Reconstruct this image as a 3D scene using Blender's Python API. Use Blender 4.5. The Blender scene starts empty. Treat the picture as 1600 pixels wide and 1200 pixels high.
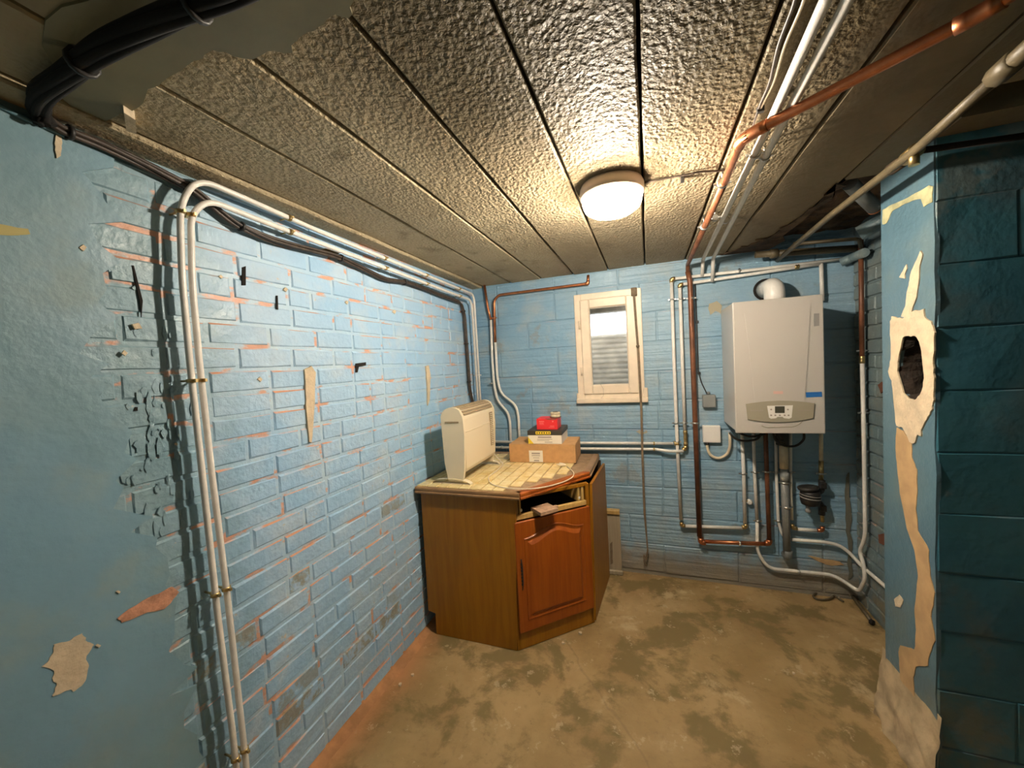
import bpy, bmesh, math, random
from mathutils import Vector, Matrix, noise as mn
random.seed(7)
R = math.radians
SC = bpy.context.scene; COL = SC.collection

# ---------------- camera, world, lights, exposure ----------------
F = 595.4; YAW, PITCH, ROLL = 0.3435861, 0.0448461, -0.0542198
CAM = Vector((0, 0, 1.5))
cy, sy, cp, sp, cr, sr = math.cos(YAW), math.sin(YAW), math.cos(PITCH), math.sin(PITCH), math.cos(ROLL), math.sin(ROLL)
FW = Vector((-sy*cp, cy*cp, -sp)); RT0 = Vector((cy, sy, 0)); UP0 = RT0.cross(FW)
RT = cr*RT0 + sr*UP0; UP = -sr*RT0 + cr*UP0
cd = bpy.data.cameras.new('camera'); cam = bpy.data.objects.new('camera', cd); COL.objects.link(cam)
cd.sensor_fit = 'HORIZONTAL'; cd.sensor_width = 36; cd.lens = F/1600*36; cd.clip_start = .02
m = Matrix((RT, UP, -FW)).transposed().to_4x4(); m.translation = CAM; cam.matrix_world = m
SC.camera = cam
SC.view_settings.view_transform = 'Standard'; SC.view_settings.look = 'None'
SC.view_settings.exposure = 0.0; SC.view_settings.gamma = 1; SC.view_settings.use_curve_mapping = False
LAMP_STRENGTH = 112.0
LAMP_COLOR = (1.0, .87, .71)
w = bpy.data.worlds.new('sky'); SC.world = w; w.use_nodes = True
w.node_tree.nodes['Background'].inputs[0].default_value = (.82, .89, 1, 1)
w.node_tree.nodes['Background'].inputs[1].default_value = 3.5
# unseen soft fill light, added behind the camera
ld = bpy.data.lights.new('added_fill_light', 'AREA'); ld.shape = 'DISK'; ld.size = .5; ld.energy = 7; ld.color = (1, .86, .68)
lo = bpy.data.objects.new('added_fill_light', ld); COL.objects.link(lo); lo.location = (.1, -1.6, 2.05)

# planes of the room (metres)
XL, YB, XR, ZC = -1.27, 2.75, 1.13, 2.135
XP, YP = .853, 1.58            # pier: lit face x, front face y

# the photograph's view rays, used to read positions off the room's planes
def ray(x, y): return FW + RT*((x-800)/F) - UP*((y-600)/F)
def onY(x, y, Y): d = ray(x, y); return CAM + d*(Y/d.y)
def onX(x, y, X): d = ray(x, y); return CAM + d*(X/d.x)
def onZ(x, y, Z): d = ray(x, y); return CAM + d*((Z-1.5)/d.z)
def Bk(x, y, off=0): return onY(x, y, YB-off)
def Lf(x, y, off=0): return onX(x, y, XL+off)
def Rw(x, y, off=0): return onX(x, y, XR-off)
def Ce(x, y, off=0): return onZ(x, y, ZC-off)
def Pr(x, y, off=0): return onX(x, y, XP-off)

# ---------------- node helper ----------------
class Mat:
    def __init__(s, name, rough=.6, metal=0, color=None, coat=0):
        s.m = bpy.data.materials.new(name); s.m.use_nodes = True; s.t = s.m.node_tree
        s.b = s.t.nodes['Principled BSDF']; s.set('Roughness', rough); s.set('Metallic', metal)
        if color: s.set('Base Color', (*color, 1))
        if coat: s.set('Coat Weight', coat); s.set('Coat Roughness', .25)
        s._p = None; s._nz = None
    def n(s, t): return s.t.nodes.new(t)
    def set(s, k, v):
        if hasattr(v, 'is_output'): s.t.links.new(v, s.b.inputs[k])
        else: s.b.inputs[k].default_value = v
    def inp(s, node, i, v):
        if hasattr(v, 'is_output'): s.t.links.new(v, node.inputs[i])
        elif v is not None:
            if isinstance(v, tuple) and len(v) == 3 and node.inputs[i].type == 'RGBA': v = (*v, 1)
            node.inputs[i].default_value = v
    @property
    def pos(s):
        if s._p is None: s._p = s.n('ShaderNodeNewGeometry')
        return s._p.outputs['Position']
    @property
    def nrm(s): s.pos; return s._p.outputs['Normal']
    def obj(s): return s.n('ShaderNodeTexCoord').outputs['Object']
    def rnd(s): return s.n('ShaderNodeObjectInfo').outputs['Random']
    def sep(s, v):
        q = s.n('ShaderNodeSeparateXYZ'); s.inp(q, 0, v); return q.outputs
    def scale(s, v, sc):
        q = s.n('ShaderNodeVectorMath'); q.operation = 'MULTIPLY'; s.inp(q, 0, v); q.inputs[1].default_value = sc; return q.outputs[0]
    def noise(s, sc, det=3, vec=None, rough=.55, dist=0):
        q = s.n('ShaderNodeTexNoise'); s.inp(q, 'Vector', vec or s.pos); q.inputs['Scale'].default_value = sc
        q.inputs['Detail'].default_value = det; q.inputs['Roughness'].default_value = rough; q.inputs['Distortion'].default_value = dist
        return q.outputs['Fac']
    def voro(s, sc, vec=None, feat='F1'):
        q = s.n('ShaderNodeTexVoronoi'); q.feature = feat; s.inp(q, 'Vector', vec or s.pos); q.inputs['Scale'].default_value = sc
        return q.outputs['Distance']
    def rng(s, v, a, b, c=0., d=1.):
        q = s.n('ShaderNodeMapRange'); q.interpolation_type = 'SMOOTHSTEP'; s.inp(q, 0, v)
        for i, x in zip((1, 2, 3, 4), (a, b, c, d)): q.inputs[i].default_value = x
        return q.outputs[0]
    def mth(s, op, a, b=None):
        q = s.n('ShaderNodeMath'); q.operation = op; s.inp(q, 0, a); s.inp(q, 1, b); return q.outputs[0]
    def mix(s, f, a, b):
        q = s.n('ShaderNodeMix'); q.data_type = 'RGBA'; s.inp(q, 0, f); s.inp(q, 6, a); s.inp(q, 7, b); return q.outputs[2]
    def bump(s, h, strength=.5, dist=.01, nrm=None):
        q = s.n('ShaderNodeBump'); s.inp(q, 'Height', h); q.inputs['Strength'].default_value = strength
        q.inputs['Distance'].default_value = dist
        if nrm: s.t.links.new(nrm, q.inputs['Normal'])
        return q.outputs[0]

def simple(name, col, rough=.5, metal=0, nz=0, nsc=20, bmp=0, coat=0, vary=None):
    M = Mat(name, rough, metal, col, coat)
    if nz:
        f = M.noise(nsc, 4); M.set('Base Color', M.mix(M.rng(f, .3, .7), tuple(c*(1-nz) for c in col), tuple(min(1, c*(1+nz)) for c in col)))
    if bmp: M.set('Normal', M.bump(M.noise(nsc*4, 4), bmp, .004))
    return M.m

def paint(name, ca, cb, cc, wear=(.62, .27, .14), wa=.5, ribs=0, dirt=.35, rough=.45, bstr=.5, patch=0, streaks=0, grub=0, foot=0, falloff=0):
    """old wall paint: cloudy blues, wear along the upper arrises, dirt low down"""
    M = Mat(name, rough)
    n1 = M.noise(1.7, 4); n2 = M.noise(5.5, 5, rough=.6); n3 = M.noise(24, 4, rough=.65)
    c = M.mix(M.rng(n1, .35, .65), ca, cb)
    c = M.mix(M.rng(n2, .45, .72), c, cc)
    c = M.mix(M.mth('MULTIPLY', M.rnd(), .22), c, tuple(x*1.18 for x in cb))
    z = M.sep(M.pos)[2]; nz = M.sep(M.nrm)[2]
    if falloff:   # light falloff painted in: darker, greyer blue towards the rendered stretch
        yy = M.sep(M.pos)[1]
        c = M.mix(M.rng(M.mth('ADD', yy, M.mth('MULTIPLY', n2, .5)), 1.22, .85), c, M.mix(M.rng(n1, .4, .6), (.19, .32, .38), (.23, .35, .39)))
    # grime rising from the floor
    low = M.rng(z, .95, .0)
    d = M.mth('MULTIPLY', low, M.rng(n2, .42, .66)); d = M.mth('MULTIPLY', d, dirt)
    c = M.mix(d, c, (.20, .17, .10))
    if wa:
        streak = M.noise(5, 3, M.scale(M.pos, (1, 1, .6)))
        up = M.rng(nz, .18, .5)
        up = M.mth('MULTIPLY', up, M.rng(streak, .50, .62)); up = M.mth('MULTIPLY', up, wa)
        c = M.mix(up, c, wear)
        chip = M.mth('MULTIPLY', M.rng(n3, .66, .70), M.rng(n2, .52, .6))
        c = M.mix(M.mth('MULTIPLY', chip, wa), c, (.6, .5, .38))
    if streaks:   # bare orange mortar showing in short runs
        sk = M.rng(M.noise(1, 4, M.scale(M.pos, (3, 7, 16)), .6), .54, .62)
        c = M.mix(M.mth('MULTIPLY', sk, .85), c, (.66, .30, .16))
    if foot: c = M.mix(M.mth('MULTIPLY', M.rng(M.mth('ADD', z, M.mth('MULTIPLY', n2, -.3)), .12, -.08), foot), c, (.25, .19, .11))
    if grub:      # single bricks low down with bare mossy faces
        g_ = M.mth('MULTIPLY', M.rng(M.rnd(), .86, .90), M.rng(z, 1.0, .75))
        g_ = M.mth('MULTIPLY', g_, M.rng(M.noise(16, 5, rough=.7), .42, .55))
        c = M.mix(M.mth('MULTIPLY', g_, .75), c, (.27, .23, .13))
    if patch:
        c = M.mix(M.mth('MULTIPLY', M.rng(M.noise(2.6, 5, rough=.7), .60, .66), patch), c, (.26, .25, .2))
    M.set('Base Color', c)
    h = M.mth('ADD', M.mth('MULTIPLY', M.noise(55, 4), .5), M.noise(14, 3))
    if ribs:
        v = M.scale(M.pos, (1.2, 1.2, 42)); h = M.mth('ADD', h, M.mth('MULTIPLY', M.noise(1, 2, v), ribs))
    M.set('Normal', M.bump(h, bstr, .012)); M.set('Roughness', M.rng(n2, .3, .7, rough-.1, rough+.15))
    return M.m

m_mortar = paint('painted_mortar', (.36, .56, .74), (.42, .60, .74), (.48, .62, .70), wa=0, dirt=.08, streaks=1, falloff=1, bstr=.4)
m_left = paint('blue_paint_left', (.30, .52, .74), (.37, .56, .74), (.44, .58, .70), wa=.95, dirt=.06, grub=1, falloff=1)
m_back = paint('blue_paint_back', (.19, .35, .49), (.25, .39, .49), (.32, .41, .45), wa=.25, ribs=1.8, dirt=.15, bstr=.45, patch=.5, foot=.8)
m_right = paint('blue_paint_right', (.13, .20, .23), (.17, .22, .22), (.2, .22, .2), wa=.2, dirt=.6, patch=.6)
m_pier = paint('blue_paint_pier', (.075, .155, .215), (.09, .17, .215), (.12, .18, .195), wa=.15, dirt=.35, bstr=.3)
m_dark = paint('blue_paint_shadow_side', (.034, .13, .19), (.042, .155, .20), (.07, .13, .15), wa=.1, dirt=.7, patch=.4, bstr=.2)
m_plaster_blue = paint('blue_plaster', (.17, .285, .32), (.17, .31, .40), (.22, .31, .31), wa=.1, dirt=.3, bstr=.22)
m_wallcable = simple('blue_painted_cable', (.12, .24, .30), .5)

def ceil_mat():
    M = Mat('stippled_ceiling_paint', .38)
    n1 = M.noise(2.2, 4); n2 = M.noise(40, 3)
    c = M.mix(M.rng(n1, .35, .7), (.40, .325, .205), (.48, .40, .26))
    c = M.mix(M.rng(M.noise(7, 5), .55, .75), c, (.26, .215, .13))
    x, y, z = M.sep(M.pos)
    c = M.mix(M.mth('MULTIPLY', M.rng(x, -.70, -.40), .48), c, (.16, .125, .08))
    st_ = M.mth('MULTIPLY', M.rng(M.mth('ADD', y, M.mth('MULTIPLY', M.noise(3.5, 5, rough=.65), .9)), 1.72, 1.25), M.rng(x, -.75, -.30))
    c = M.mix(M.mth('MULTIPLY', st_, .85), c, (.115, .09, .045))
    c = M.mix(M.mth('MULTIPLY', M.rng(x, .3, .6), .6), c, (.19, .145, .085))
    M.set('Base Color', c); M.set('Specular IOR Level', .12)
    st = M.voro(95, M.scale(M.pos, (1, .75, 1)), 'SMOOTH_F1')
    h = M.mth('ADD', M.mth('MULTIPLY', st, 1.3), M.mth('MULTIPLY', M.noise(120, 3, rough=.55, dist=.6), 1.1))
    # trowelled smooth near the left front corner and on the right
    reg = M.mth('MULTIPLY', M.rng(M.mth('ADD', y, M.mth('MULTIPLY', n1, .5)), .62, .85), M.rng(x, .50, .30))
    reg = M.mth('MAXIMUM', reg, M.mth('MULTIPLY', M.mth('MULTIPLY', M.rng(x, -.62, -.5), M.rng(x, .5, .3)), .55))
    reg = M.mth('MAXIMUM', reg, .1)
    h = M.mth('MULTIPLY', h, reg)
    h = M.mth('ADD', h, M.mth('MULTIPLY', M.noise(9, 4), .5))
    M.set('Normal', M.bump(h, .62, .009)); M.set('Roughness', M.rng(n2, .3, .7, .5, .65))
    return M.m
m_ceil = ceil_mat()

def floor_mat():
    M = Mat('worn_concrete', .6)
    n1 = M.noise(1.6, 6, rough=.6, dist=.15); n2 = M.noise(3.6, 7, rough=.62, dist=.25); n3 = M.noise(30, 5, rough=.7)
    c = M.mix(M.rng(n1, .38, .62), (.27, .18, .07), (.39, .275, .125))
    c = M.mix(M.mth('MULTIPLY', M.rng(n2, .48, .58), .9), c, (.17, .125, .045))
    c = M.mix(M.rng(M.noise(3.1, 7, rough=.72, dist=.2), .56, .66), c, (.46, .35, .19))
    c = M.mix(M.mth('MULTIPLY', M.rng(n3, .5, .75), .35), c, (.18, .12, .06))
    n4 = M.noise(9, 6, rough=.75); c = M.mix(M.mth('MULTIPLY', M.rng(n4, .60, .64), .55), c, (.50, .40, .25))
    c = M.mix(M.mth('MULTIPLY', M.rng(n4, .37, .33), .5), c, (.17, .12, .05))
    ck = M.n('ShaderNodeTexVoronoi'); ck.feature = 'DISTANCE_TO_EDGE'; M.inp(ck, 'Vector', M.mix(.12, M.pos, M.n('ShaderNodeTexNoise').outputs['Color'])); ck.inputs['Scale'].default_value = .7
    c = M.mix(M.mth('MULTIPLY', M.rng(ck.outputs['Distance'], .005, .001), .22), c, (.10, .07, .035))
    x, y, z = M.sep(M.pos)
    c = M.mix(M.mth('MULTIPLY', M.rng(M.mth('ADD', x, M.mth('MULTIPLY', n2, .25)), -.95, -1.13), .7), c, (.50, .22, .085))
    M.set('Base Color', c); M.set('Roughness', M.rng(n2, .4, .6, .5, .75))
    h = M.mth('ADD', M.mth('MULTIPLY', M.rng(n2, .52, .57), -.25), M.mth('MULTIPLY', n3, .35)); h = M.mth('ADD', h, n1)
    M.set('Normal', M.bump(h, .5, .01)); return M.m
m_floor = floor_mat()

def wood_mat(name, a, b, vec=(14, 14, .9), rough=.5, sc=3, coat=.05):
    M = Mat(name, rough, coat=coat)
    v = M.scale(M.pos, vec); f = M.noise(sc, 5, v, .6, .6)
    c = M.mix(M.rng(f, .3, .7), a, b); M.set('Base Color', c)
    M.set('Normal', M.bump(f, .15, .003)); return M.m
m_veneer = wood_mat('ochre_veneer', (.27, .105, .0), (.34, .14, .002))
m_oak = wood_mat('orange_oak', (.27, .055, .0), (.34, .08, .002))
m_rail = wood_mat('light_edge_wood', (.48, .30, .09), (.56, .37, .13))
m_trimwood = wood_mat('dark_worktop_edge', (.22, .12, .05), (.33, .19, .08), (3, 3, 14), .35)
m_oldwood = wood_mat('grey_board', (.30, .25, .17), (.38, .32, .22))
m_offcut = simple('offcut_wood', (.42, .27, .17), .7, nz=.2, nsc=40)
m_board_top = simple('worktop_bed', (.30, .20, .11), .7, nz=.25, nsc=25)
def tile_mat():
    M = Mat('yellow_glazed_tile', .25, coat=.3)
    f = M.noise(18, 5, rough=.65); c = M.mix(M.rng(f, .35, .68), (.90, .74, .38), (.74, .53, .20))
    c = M.mix(M.mth('MULTIPLY', M.rnd(), .35), c, (.88, .76, .46)); M.set('Base Color', c); M.set('Normal', M.bump(f, .2, .003)); return M.m
m_tile = tile_mat()
m_white_pipe = simple('white_painted_pipe', (.80, .77, .71), .35, nz=.06, nsc=30, bmp=.08)
m_cream_pipe = simple('cream_painted_pipe', (.70, .60, .42), .45, nz=.12, nsc=20, bmp=.1)
m_gas = simple('ochre_painted_pipe', (.11, .085, .045), .5, nz=.2, nsc=18, bmp=.2)
m_copper = simple('copper', (.62, .24, .11), .38, 1, nz=.25, nsc=14)
m_old_copper = simple('old_painted_copper', (.17, .065, .030), .45, .2, nz=.3, nsc=14)
m_brass = simple('brass', (.60, .44, .20), .38, 1)
m_steel = simple('steel', (.6, .6, .58), .35, 1)
m_black = simple('black_rubber', (.02, .018, .016), .5)
m_cloth = simple('black_cloth_tape', (.006, .005, .004), .9)
m_cable = simple('dark_brown_cable', (.055, .04, .03), .5, nz=.3, nsc=30)
m_grey_pvc = simple('grey_pvc', (.22, .23, .22), .5, nz=.1, nsc=20)
m_void = simple('dark_cavity', (.012, .010, .008), 1)
m_rust = simple('rusty_crust', (.085, .05, .025), .9, nz=.6, nsc=12, bmp=.9)
m_cream = simple('cream_plaster', (.62, .51, .35), .85, nz=.12, nsc=25, bmp=.6)
m_tan = simple('tan_bare_render', (.50, .33, .16), .8, nz=.12, nsc=15, bmp=.25)
m_white_wood = simple('cream_window_paint', (.78, .66, .50), .4, nz=.05, nsc=20, bmp=.15)
m_enamel = simple('white_enamel', (.50, .47, .42), .3, coat=.2)
m_heater = simple('cream_heater_enamel', (.78, .68, .48), .38)
m_grille = simple('tan_grille', (.36, .26, .14), .45)
m_greybeige = simple('beige_grey_panel', (.33, .30, .22), .4)
m_plastic = simple('white_plastic', (.82, .79, .73), .35)
m_greybox = simple('grey_box_plastic', (.22, .235, .23), .45)
m_screen = simple('lcd_glass', (.05, .05, .035), .12)
m_blue = simple('blue_sticker', (.02, .14, .42), .45)
m_greysticker = simple('grey_sticker', (.28, .27, .25), .4)
m_pink = simple('faded_pink_badge', (.66, .42, .36), .45)
m_card = simple('cardboard', (.52, .29, .115), .8, nz=.08, nsc=30)
m_whitecard = simple('white_card', (.82, .76, .64), .6)
m_blackcard = simple('black_card', (.05, .04, .03), .5)
m_yellow = simple('yellow_print', (.85, .62, .03), .5)
m_redcard = simple('red_card', (.78, .03, .035), .45)
m_redprint = simple('pale_red_print', (.86, .30, .26), .5)
m_greyprint = simple('grey_print', (.36, .31, .26), .6)
m_cord = simple('cream_flex', (.72, .62, .45), .45)
m_strap = simple('brown_strap', (.17, .125, .075), .8, nz=.2, nsc=40)
m_lampbase = simple('cream_lamp_base', (.74, .60, .47), .5)
m_concrete = simple('well_concrete', (.72, .64, .52), .9, nz=.2, nsc=10, bmp=.4)
M = Mat('glowing_opal_glass', .3, color=(.9, .88, .8))
f = M.noise(11, 3); M.set('Emission Color', (*LAMP_COLOR, 1)); M.set('Emission Strength', M.rng(f, .35, .7, LAMP_STRENGTH, LAMP_STRENGTH*.8)); m_bowl = M.m
ft_ = M.n('ShaderNodeBsdfTransparent'); mx_ = M.n('ShaderNodeMixShader'); mx_.inputs[0].default_value = .65; M.t.links.new(M.b.outputs[0], mx_.inputs[1]); M.t.links.new(ft_.outputs[0], mx_.inputs[2]); M.t.links.new(mx_.outputs[0], M.t.nodes['Material Output'].inputs['Surface'])
M = Mat('patterned_glass', .15, color=(.93, .93, .9)); M.set('Transmission Weight', 1.0); M.set('IOR', 1.2)
zz = M.sep(M.pos)[2]; wv = M.mth('SINE', M.mth('MULTIPLY', zz, 190)); M.set('Normal', M.bump(M.mth('ADD', M.mth('MULTIPLY', wv, .5), M.noise(70, 2)), .35, .003)); m_glass = M.m

# ---------------- mesh helpers ----------------
class MB:
    def __init__(s): s.b = bmesh.new()
    def quad(s, vs):
        try: return s.b.faces.new([v if isinstance(v, bmesh.types.BMVert) else s.b.verts.new(v) for v in vs])
        except ValueError: return None
    def box(s, lo, hi, bev=0, mat=None, seg=1):
        lo = Vector(lo); hi = Vector(hi); c = (lo+hi)/2; d = hi-lo
        r = bmesh.ops.create_cube(s.b, size=1, matrix=Matrix.Translation(c) @ Matrix.Diagonal((abs(d.x), abs(d.y), abs(d.z), 1)))
        vs = r['verts']
        if bev: 
            es = list({e for v in vs for e in v.link_edges})
            rr = bmesh.ops.bevel(s.b, geom=es, offset=bev, segments=seg, affect='EDGES', profile=.5); vs = list({v for v in rr['verts']} | {v for v in vs if v.is_valid})
        if mat is not None: bmesh.ops.transform(s.b, matrix=mat, verts=vs)
        return s
    def tube(s, pts, r, bend=.03, seg=12, caps=True, flat=None):
        pts = [Vector(p) for p in pts]; out = [pts[0]]
        for i in range(1, len(pts)-1):
            a, b, c = pts[i-1], pts[i], pts[i+1]; d1 = (a-b); d2 = (c-b); l = min(bend, d1.length*.48, d2.length*.48)
            if l < 1e-4 or d1.normalized().dot(d2.normalized()) < -.9995: out.append(b); continue
            p1 = b+d1.normalized()*l; p2 = b+d2.normalized()*l
            for k in range(6): t = k/5; out.append(p1*(1-t)**2 + b*2*t*(1-t) + p2*t*t)
        out.append(pts[-1])
        out = [p for i, p in enumerate(out) if i == 0 or (p-out[i-1]).length > 1e-5]
        t0 = (out[1]-out[0]).normalized(); u = t0.orthogonal().normalized(); rings = []
        for i, p in enumerate(out):
            if i == 0: t = t0
            elif i == len(out)-1: t = (p-out[i-1]).normalized()
            else: t = ((p-out[i-1]).normalized() + (out[i+1]-p).normalized()).normalized()
            u = (u - t*u.dot(t)).normalized(); v = t.cross(u)
            rr = r(i/(len(out)-1)) if callable(r) else r
            rings.append([s.b.verts.new(p + (u*math.cos(a)+v*math.sin(a))*rr) for a in [2*math.pi*k/seg for k in range(seg)]])
        for a, b in zip(rings, rings[1:]):
            for k in range(seg):
                fc = s.b.faces.new((a[k], a[(k+1) % seg], b[(k+1) % seg], b[k])); fc.smooth = True
        if caps: s.b.faces.new(rings[0][::-1]); s.b.faces.new(rings[-1])
        return s
    def lathe(s, prof, c, ax=(0, 0, 1), seg=32, sx=1, sy_=1):
        ax = Vector(ax).normalized(); u = ax.orthogonal().normalized(); v = ax.cross(u); c = Vector(c); rings = []
        for r, h in prof:
            rings.append([s.b.verts.new(c+ax*h+(u*math.cos(a)*sx+v*math.sin(a)*sy_)*max(r, 1e-5)) for a in [2*math.pi*k/seg for k in range(seg)]])
        for a, b in zip(rings, rings[1:]):
            for k in range(seg):
                fc = s.b.faces.new((a[k], a[(k+1) % seg], b[(k+1) % seg], b[k])); fc.smooth = True
        s.b.faces.new(rings[0][::-1]); s.b.faces.new(rings[-1]); return s
    def prism(s, poly, d, hole=None):
        """closed polygon of 3-D points pushed along d, optionally with a hole loop"""
        d = Vector(d); loops = [poly] + ([hole] if hole else []); e0 = []; L = []
        for lp in loops:
            vs = [s.b.verts.new(Vector(p)) for p in lp]; L.append(vs)
            e0 += [s.b.edges.new((vs[i], vs[(i+1) % len(vs)])) for i in range(len(vs))]
        r = bmesh.ops.triangle_fill(s.b, edges=e0, use_beauty=True); fs = [g for g in r['geom'] if isinstance(g, bmesh.types.BMFace)]
        mp = {v: s.b.verts.new(v.co+d) for vs in L for v in vs}
        for fc in fs: s.b.faces.new([mp[v] for v in reversed(fc.verts)])
        for vs in L:
            for i in range(len(vs)):
                a, b = vs[i], vs[(i+1) % len(vs)]; s.b.faces.new((a, b, mp[b], mp[a]))
        return s
    def mesh(s, name):
        bmesh.ops.remove_doubles(s.b, verts=s.b.verts, dist=1e-6)
        bmesh.ops.recalc_face_normals(s.b, faces=s.b.faces)
        me = bpy.data.meshes.new(name); s.b.to_mesh(me); s.b.free(); return me

def add(name, me, mat, parent=None, label=None, loc=None, kind=None):
    if isinstance(me, MB): me = me.mesh(name)
    o = bpy.data.objects.new(name, me); COL.objects.link(o)
    if mat and not me.materials: me.materials.append(mat)
    if parent is not None:
        o.parent = parent
        base = Vector(parent.get('_base', (0, 0, 0)))
        o.location = Vector(loc or (0, 0, 0)) - base
        o['_base'] = tuple(Vector(loc or (0, 0, 0)))
    elif loc: o.location = loc
    if label: o['label'] = label
    if kind: o['kind'] = kind
    return o
def thing(name, label, cat, loc, group=None):
    o = bpy.data.objects.new(name, None); COL.objects.link(o); o.location = loc; o['_base'] = tuple(loc)
    o.empty_display_size = .05; o['label'] = label; o['category'] = cat
    if group: o['group'] = group
    return o
def tag(o, label, cat, group=None):
    o['label'] = label; o['category'] = cat
    if group: o['group'] = group
    return o
def struct(name, mb, mat): return add(name, mb, mat, kind='structure')

# ---------------- floor ----------------
b = MB(); nx, ny = 60, 90; x0, x1, y0, y1 = -1.4, 2.7, -2.7, 2.95; g = []
for j in range(ny+1):
    row = []
    for i in range(nx+1):
        x = x0+(x1-x0)*i/nx; y = y0+(y1-y0)*j/ny
        z = (mn.noise(Vector((x*1.5, y*1.5, 0)))*.004 + mn.noise(Vector((x*6, y*6, 3)))*.0015) - .003
        row.append(b.b.verts.new((x, y, z)))
    g.append(row)
for j in range(ny):
    for i in range(nx): fc = b.b.faces.new((g[j][i], g[j][i+1], g[j+1][i+1], g[j+1][i])); fc.smooth = True
flo = struct('floor', b, m_floor)

# ---------------- ceiling: concrete planks ----------------
b = MB().box((-1.45, -2.7, ZC+.10), (2.8, 3.0, ZC+.14)); ceil = struct('ceiling', b, m_void)
def slab(x0, x1, ya, yb, z=ZC, ragged=None, mat=None, jag=.0035, n=60, name='slab'):
    """one concrete plank, underside at z, slightly uneven long edges"""
    b = MB(); rows = []
    for j in range(n+1):
        y = ya+(yb-ya)*j/n; e0 = mn.noise(Vector((x0*9, y*5, 1)))*jag; e1 = mn.noise(Vector((x1*9, y*5, 5)))*jag
        dz = mn.noise(Vector((x0*3, y*2, 9)))*.002
        rows.append([b.b.verts.new(v) for v in ((x0+e0, y, ZC+.10), (x0+e0, y, z+.005+dz), (x0+e0+.005, y, z+dz), (x1+e1-.005, y, z+dz), (x1+e1, y, z+.005+dz), (x1+e1, y, ZC+.10))])
    for a, c in zip(rows, rows[1:]):
        for k in range(5): b.b.faces.new((a[k], a[k+1], c[k+1], c[k]))
    b.b.faces.new(rows[0]); b.b.faces.new(rows[-1][::-1])
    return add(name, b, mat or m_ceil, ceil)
JX = [-1.185, -.952, -.713, -.475, -.234, .007, .255, .486, .722]
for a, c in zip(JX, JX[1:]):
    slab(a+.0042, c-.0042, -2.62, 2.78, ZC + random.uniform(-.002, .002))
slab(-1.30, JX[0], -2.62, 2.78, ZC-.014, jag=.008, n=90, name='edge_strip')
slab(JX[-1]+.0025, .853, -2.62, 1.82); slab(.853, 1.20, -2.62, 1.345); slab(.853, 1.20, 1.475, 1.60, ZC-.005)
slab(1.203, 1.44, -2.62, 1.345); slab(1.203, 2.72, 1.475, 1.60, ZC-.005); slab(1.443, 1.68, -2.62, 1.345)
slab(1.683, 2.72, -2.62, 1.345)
# broken dark underside beyond the last plank
b = MB(); n = 26; g = []
for j in range(n+1):
    row = []
    for i in range(12):
        x = .72+.46*i/11; y = 1.80+1.0*j/n
        z = ZC+.055 + mn.noise(Vector((x*9, y*9, 0)))*.02 + mn.noise(Vector((x*25, y*25, 4)))*.012
        if i == 0 or j == 0: z = ZC+.004
        row.append(b.b.verts.new((x + (mn.noise(Vector((y*9, 0, 7)))*.03 if i == 0 else 0), y, z)))
    g.append(row)
for j in range(n):
    for i in range(11): b.b.faces.new((g[j][i], g[j][i+1], g[j+1][i+1], g[j+1][i]))
add('broken_soffit', b, m_rust, ceil, 'rusty broken dark patch of ceiling above the boiler corner')
# crust creeping over the plank end above the boiler
def ragged(poly, amp, sub=6, seed=0, axes='xy'):
    out = []
    for i, p in enumerate(poly):
        q = Vector(poly[(i+1) % len(poly)]); p = Vector(p)
        for k in range(sub):
            v = p.lerp(q, k/sub)
            o = Vector((mn.noise(v*23+Vector((seed, 0, 0))), mn.noise(v*23+Vector((0, seed+9, 0))), mn.noise(v*23+Vector((0, 0, seed+5)))))*amp
            o += Vector((mn.noise(v*90+Vector((seed, 1, 0))), mn.noise(v*90+Vector((3, seed, 0))), mn.noise(v*90+Vector((0, 5, seed)))))*amp*.6
            if axes == 'xy': o.z = 0
            elif axes == 'yz': o.x = 0
            else: o.y = 0
            out.append(v+o)
    return out
add('crust_patch', MB().prism(ragged([(.44, 2.76, ZC-.001), (.56, 2.62, ZC-.001), (.66, 2.45, ZC-.001), (.70, 2.1, ZC-.001), (.735, 1.84, ZC-.001), (.74, 2.76, ZC-.001)], .05), (0, 0, -.006)), m_rust, ceil)
# smooth trowelled smear with a raised lip near the front left
add('plaster_smear', MB().prism(ragged([Ce(*p) for p in [(60, 20), (300, -60), (560, -30), (545, 20), (500, 35), (450, 72), (395, 88), (330, 70), (270, 110), (215, 165), (150, 190), (95, 150)]], .012), (0, 0, -.006)), simple('smooth_soffit_paint', (.20, .172, .085), .5, nz=.15, nsc=5, bmp=.15), ceil)
c0 = Ce(201, 182)
add('plaster_chip', MB().prism([Ce(192, 160), Ce(210, 172), Ce(212, 195), Ce(196, 190)], (0, 0, -.022)), m_cream, ceil)

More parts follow.
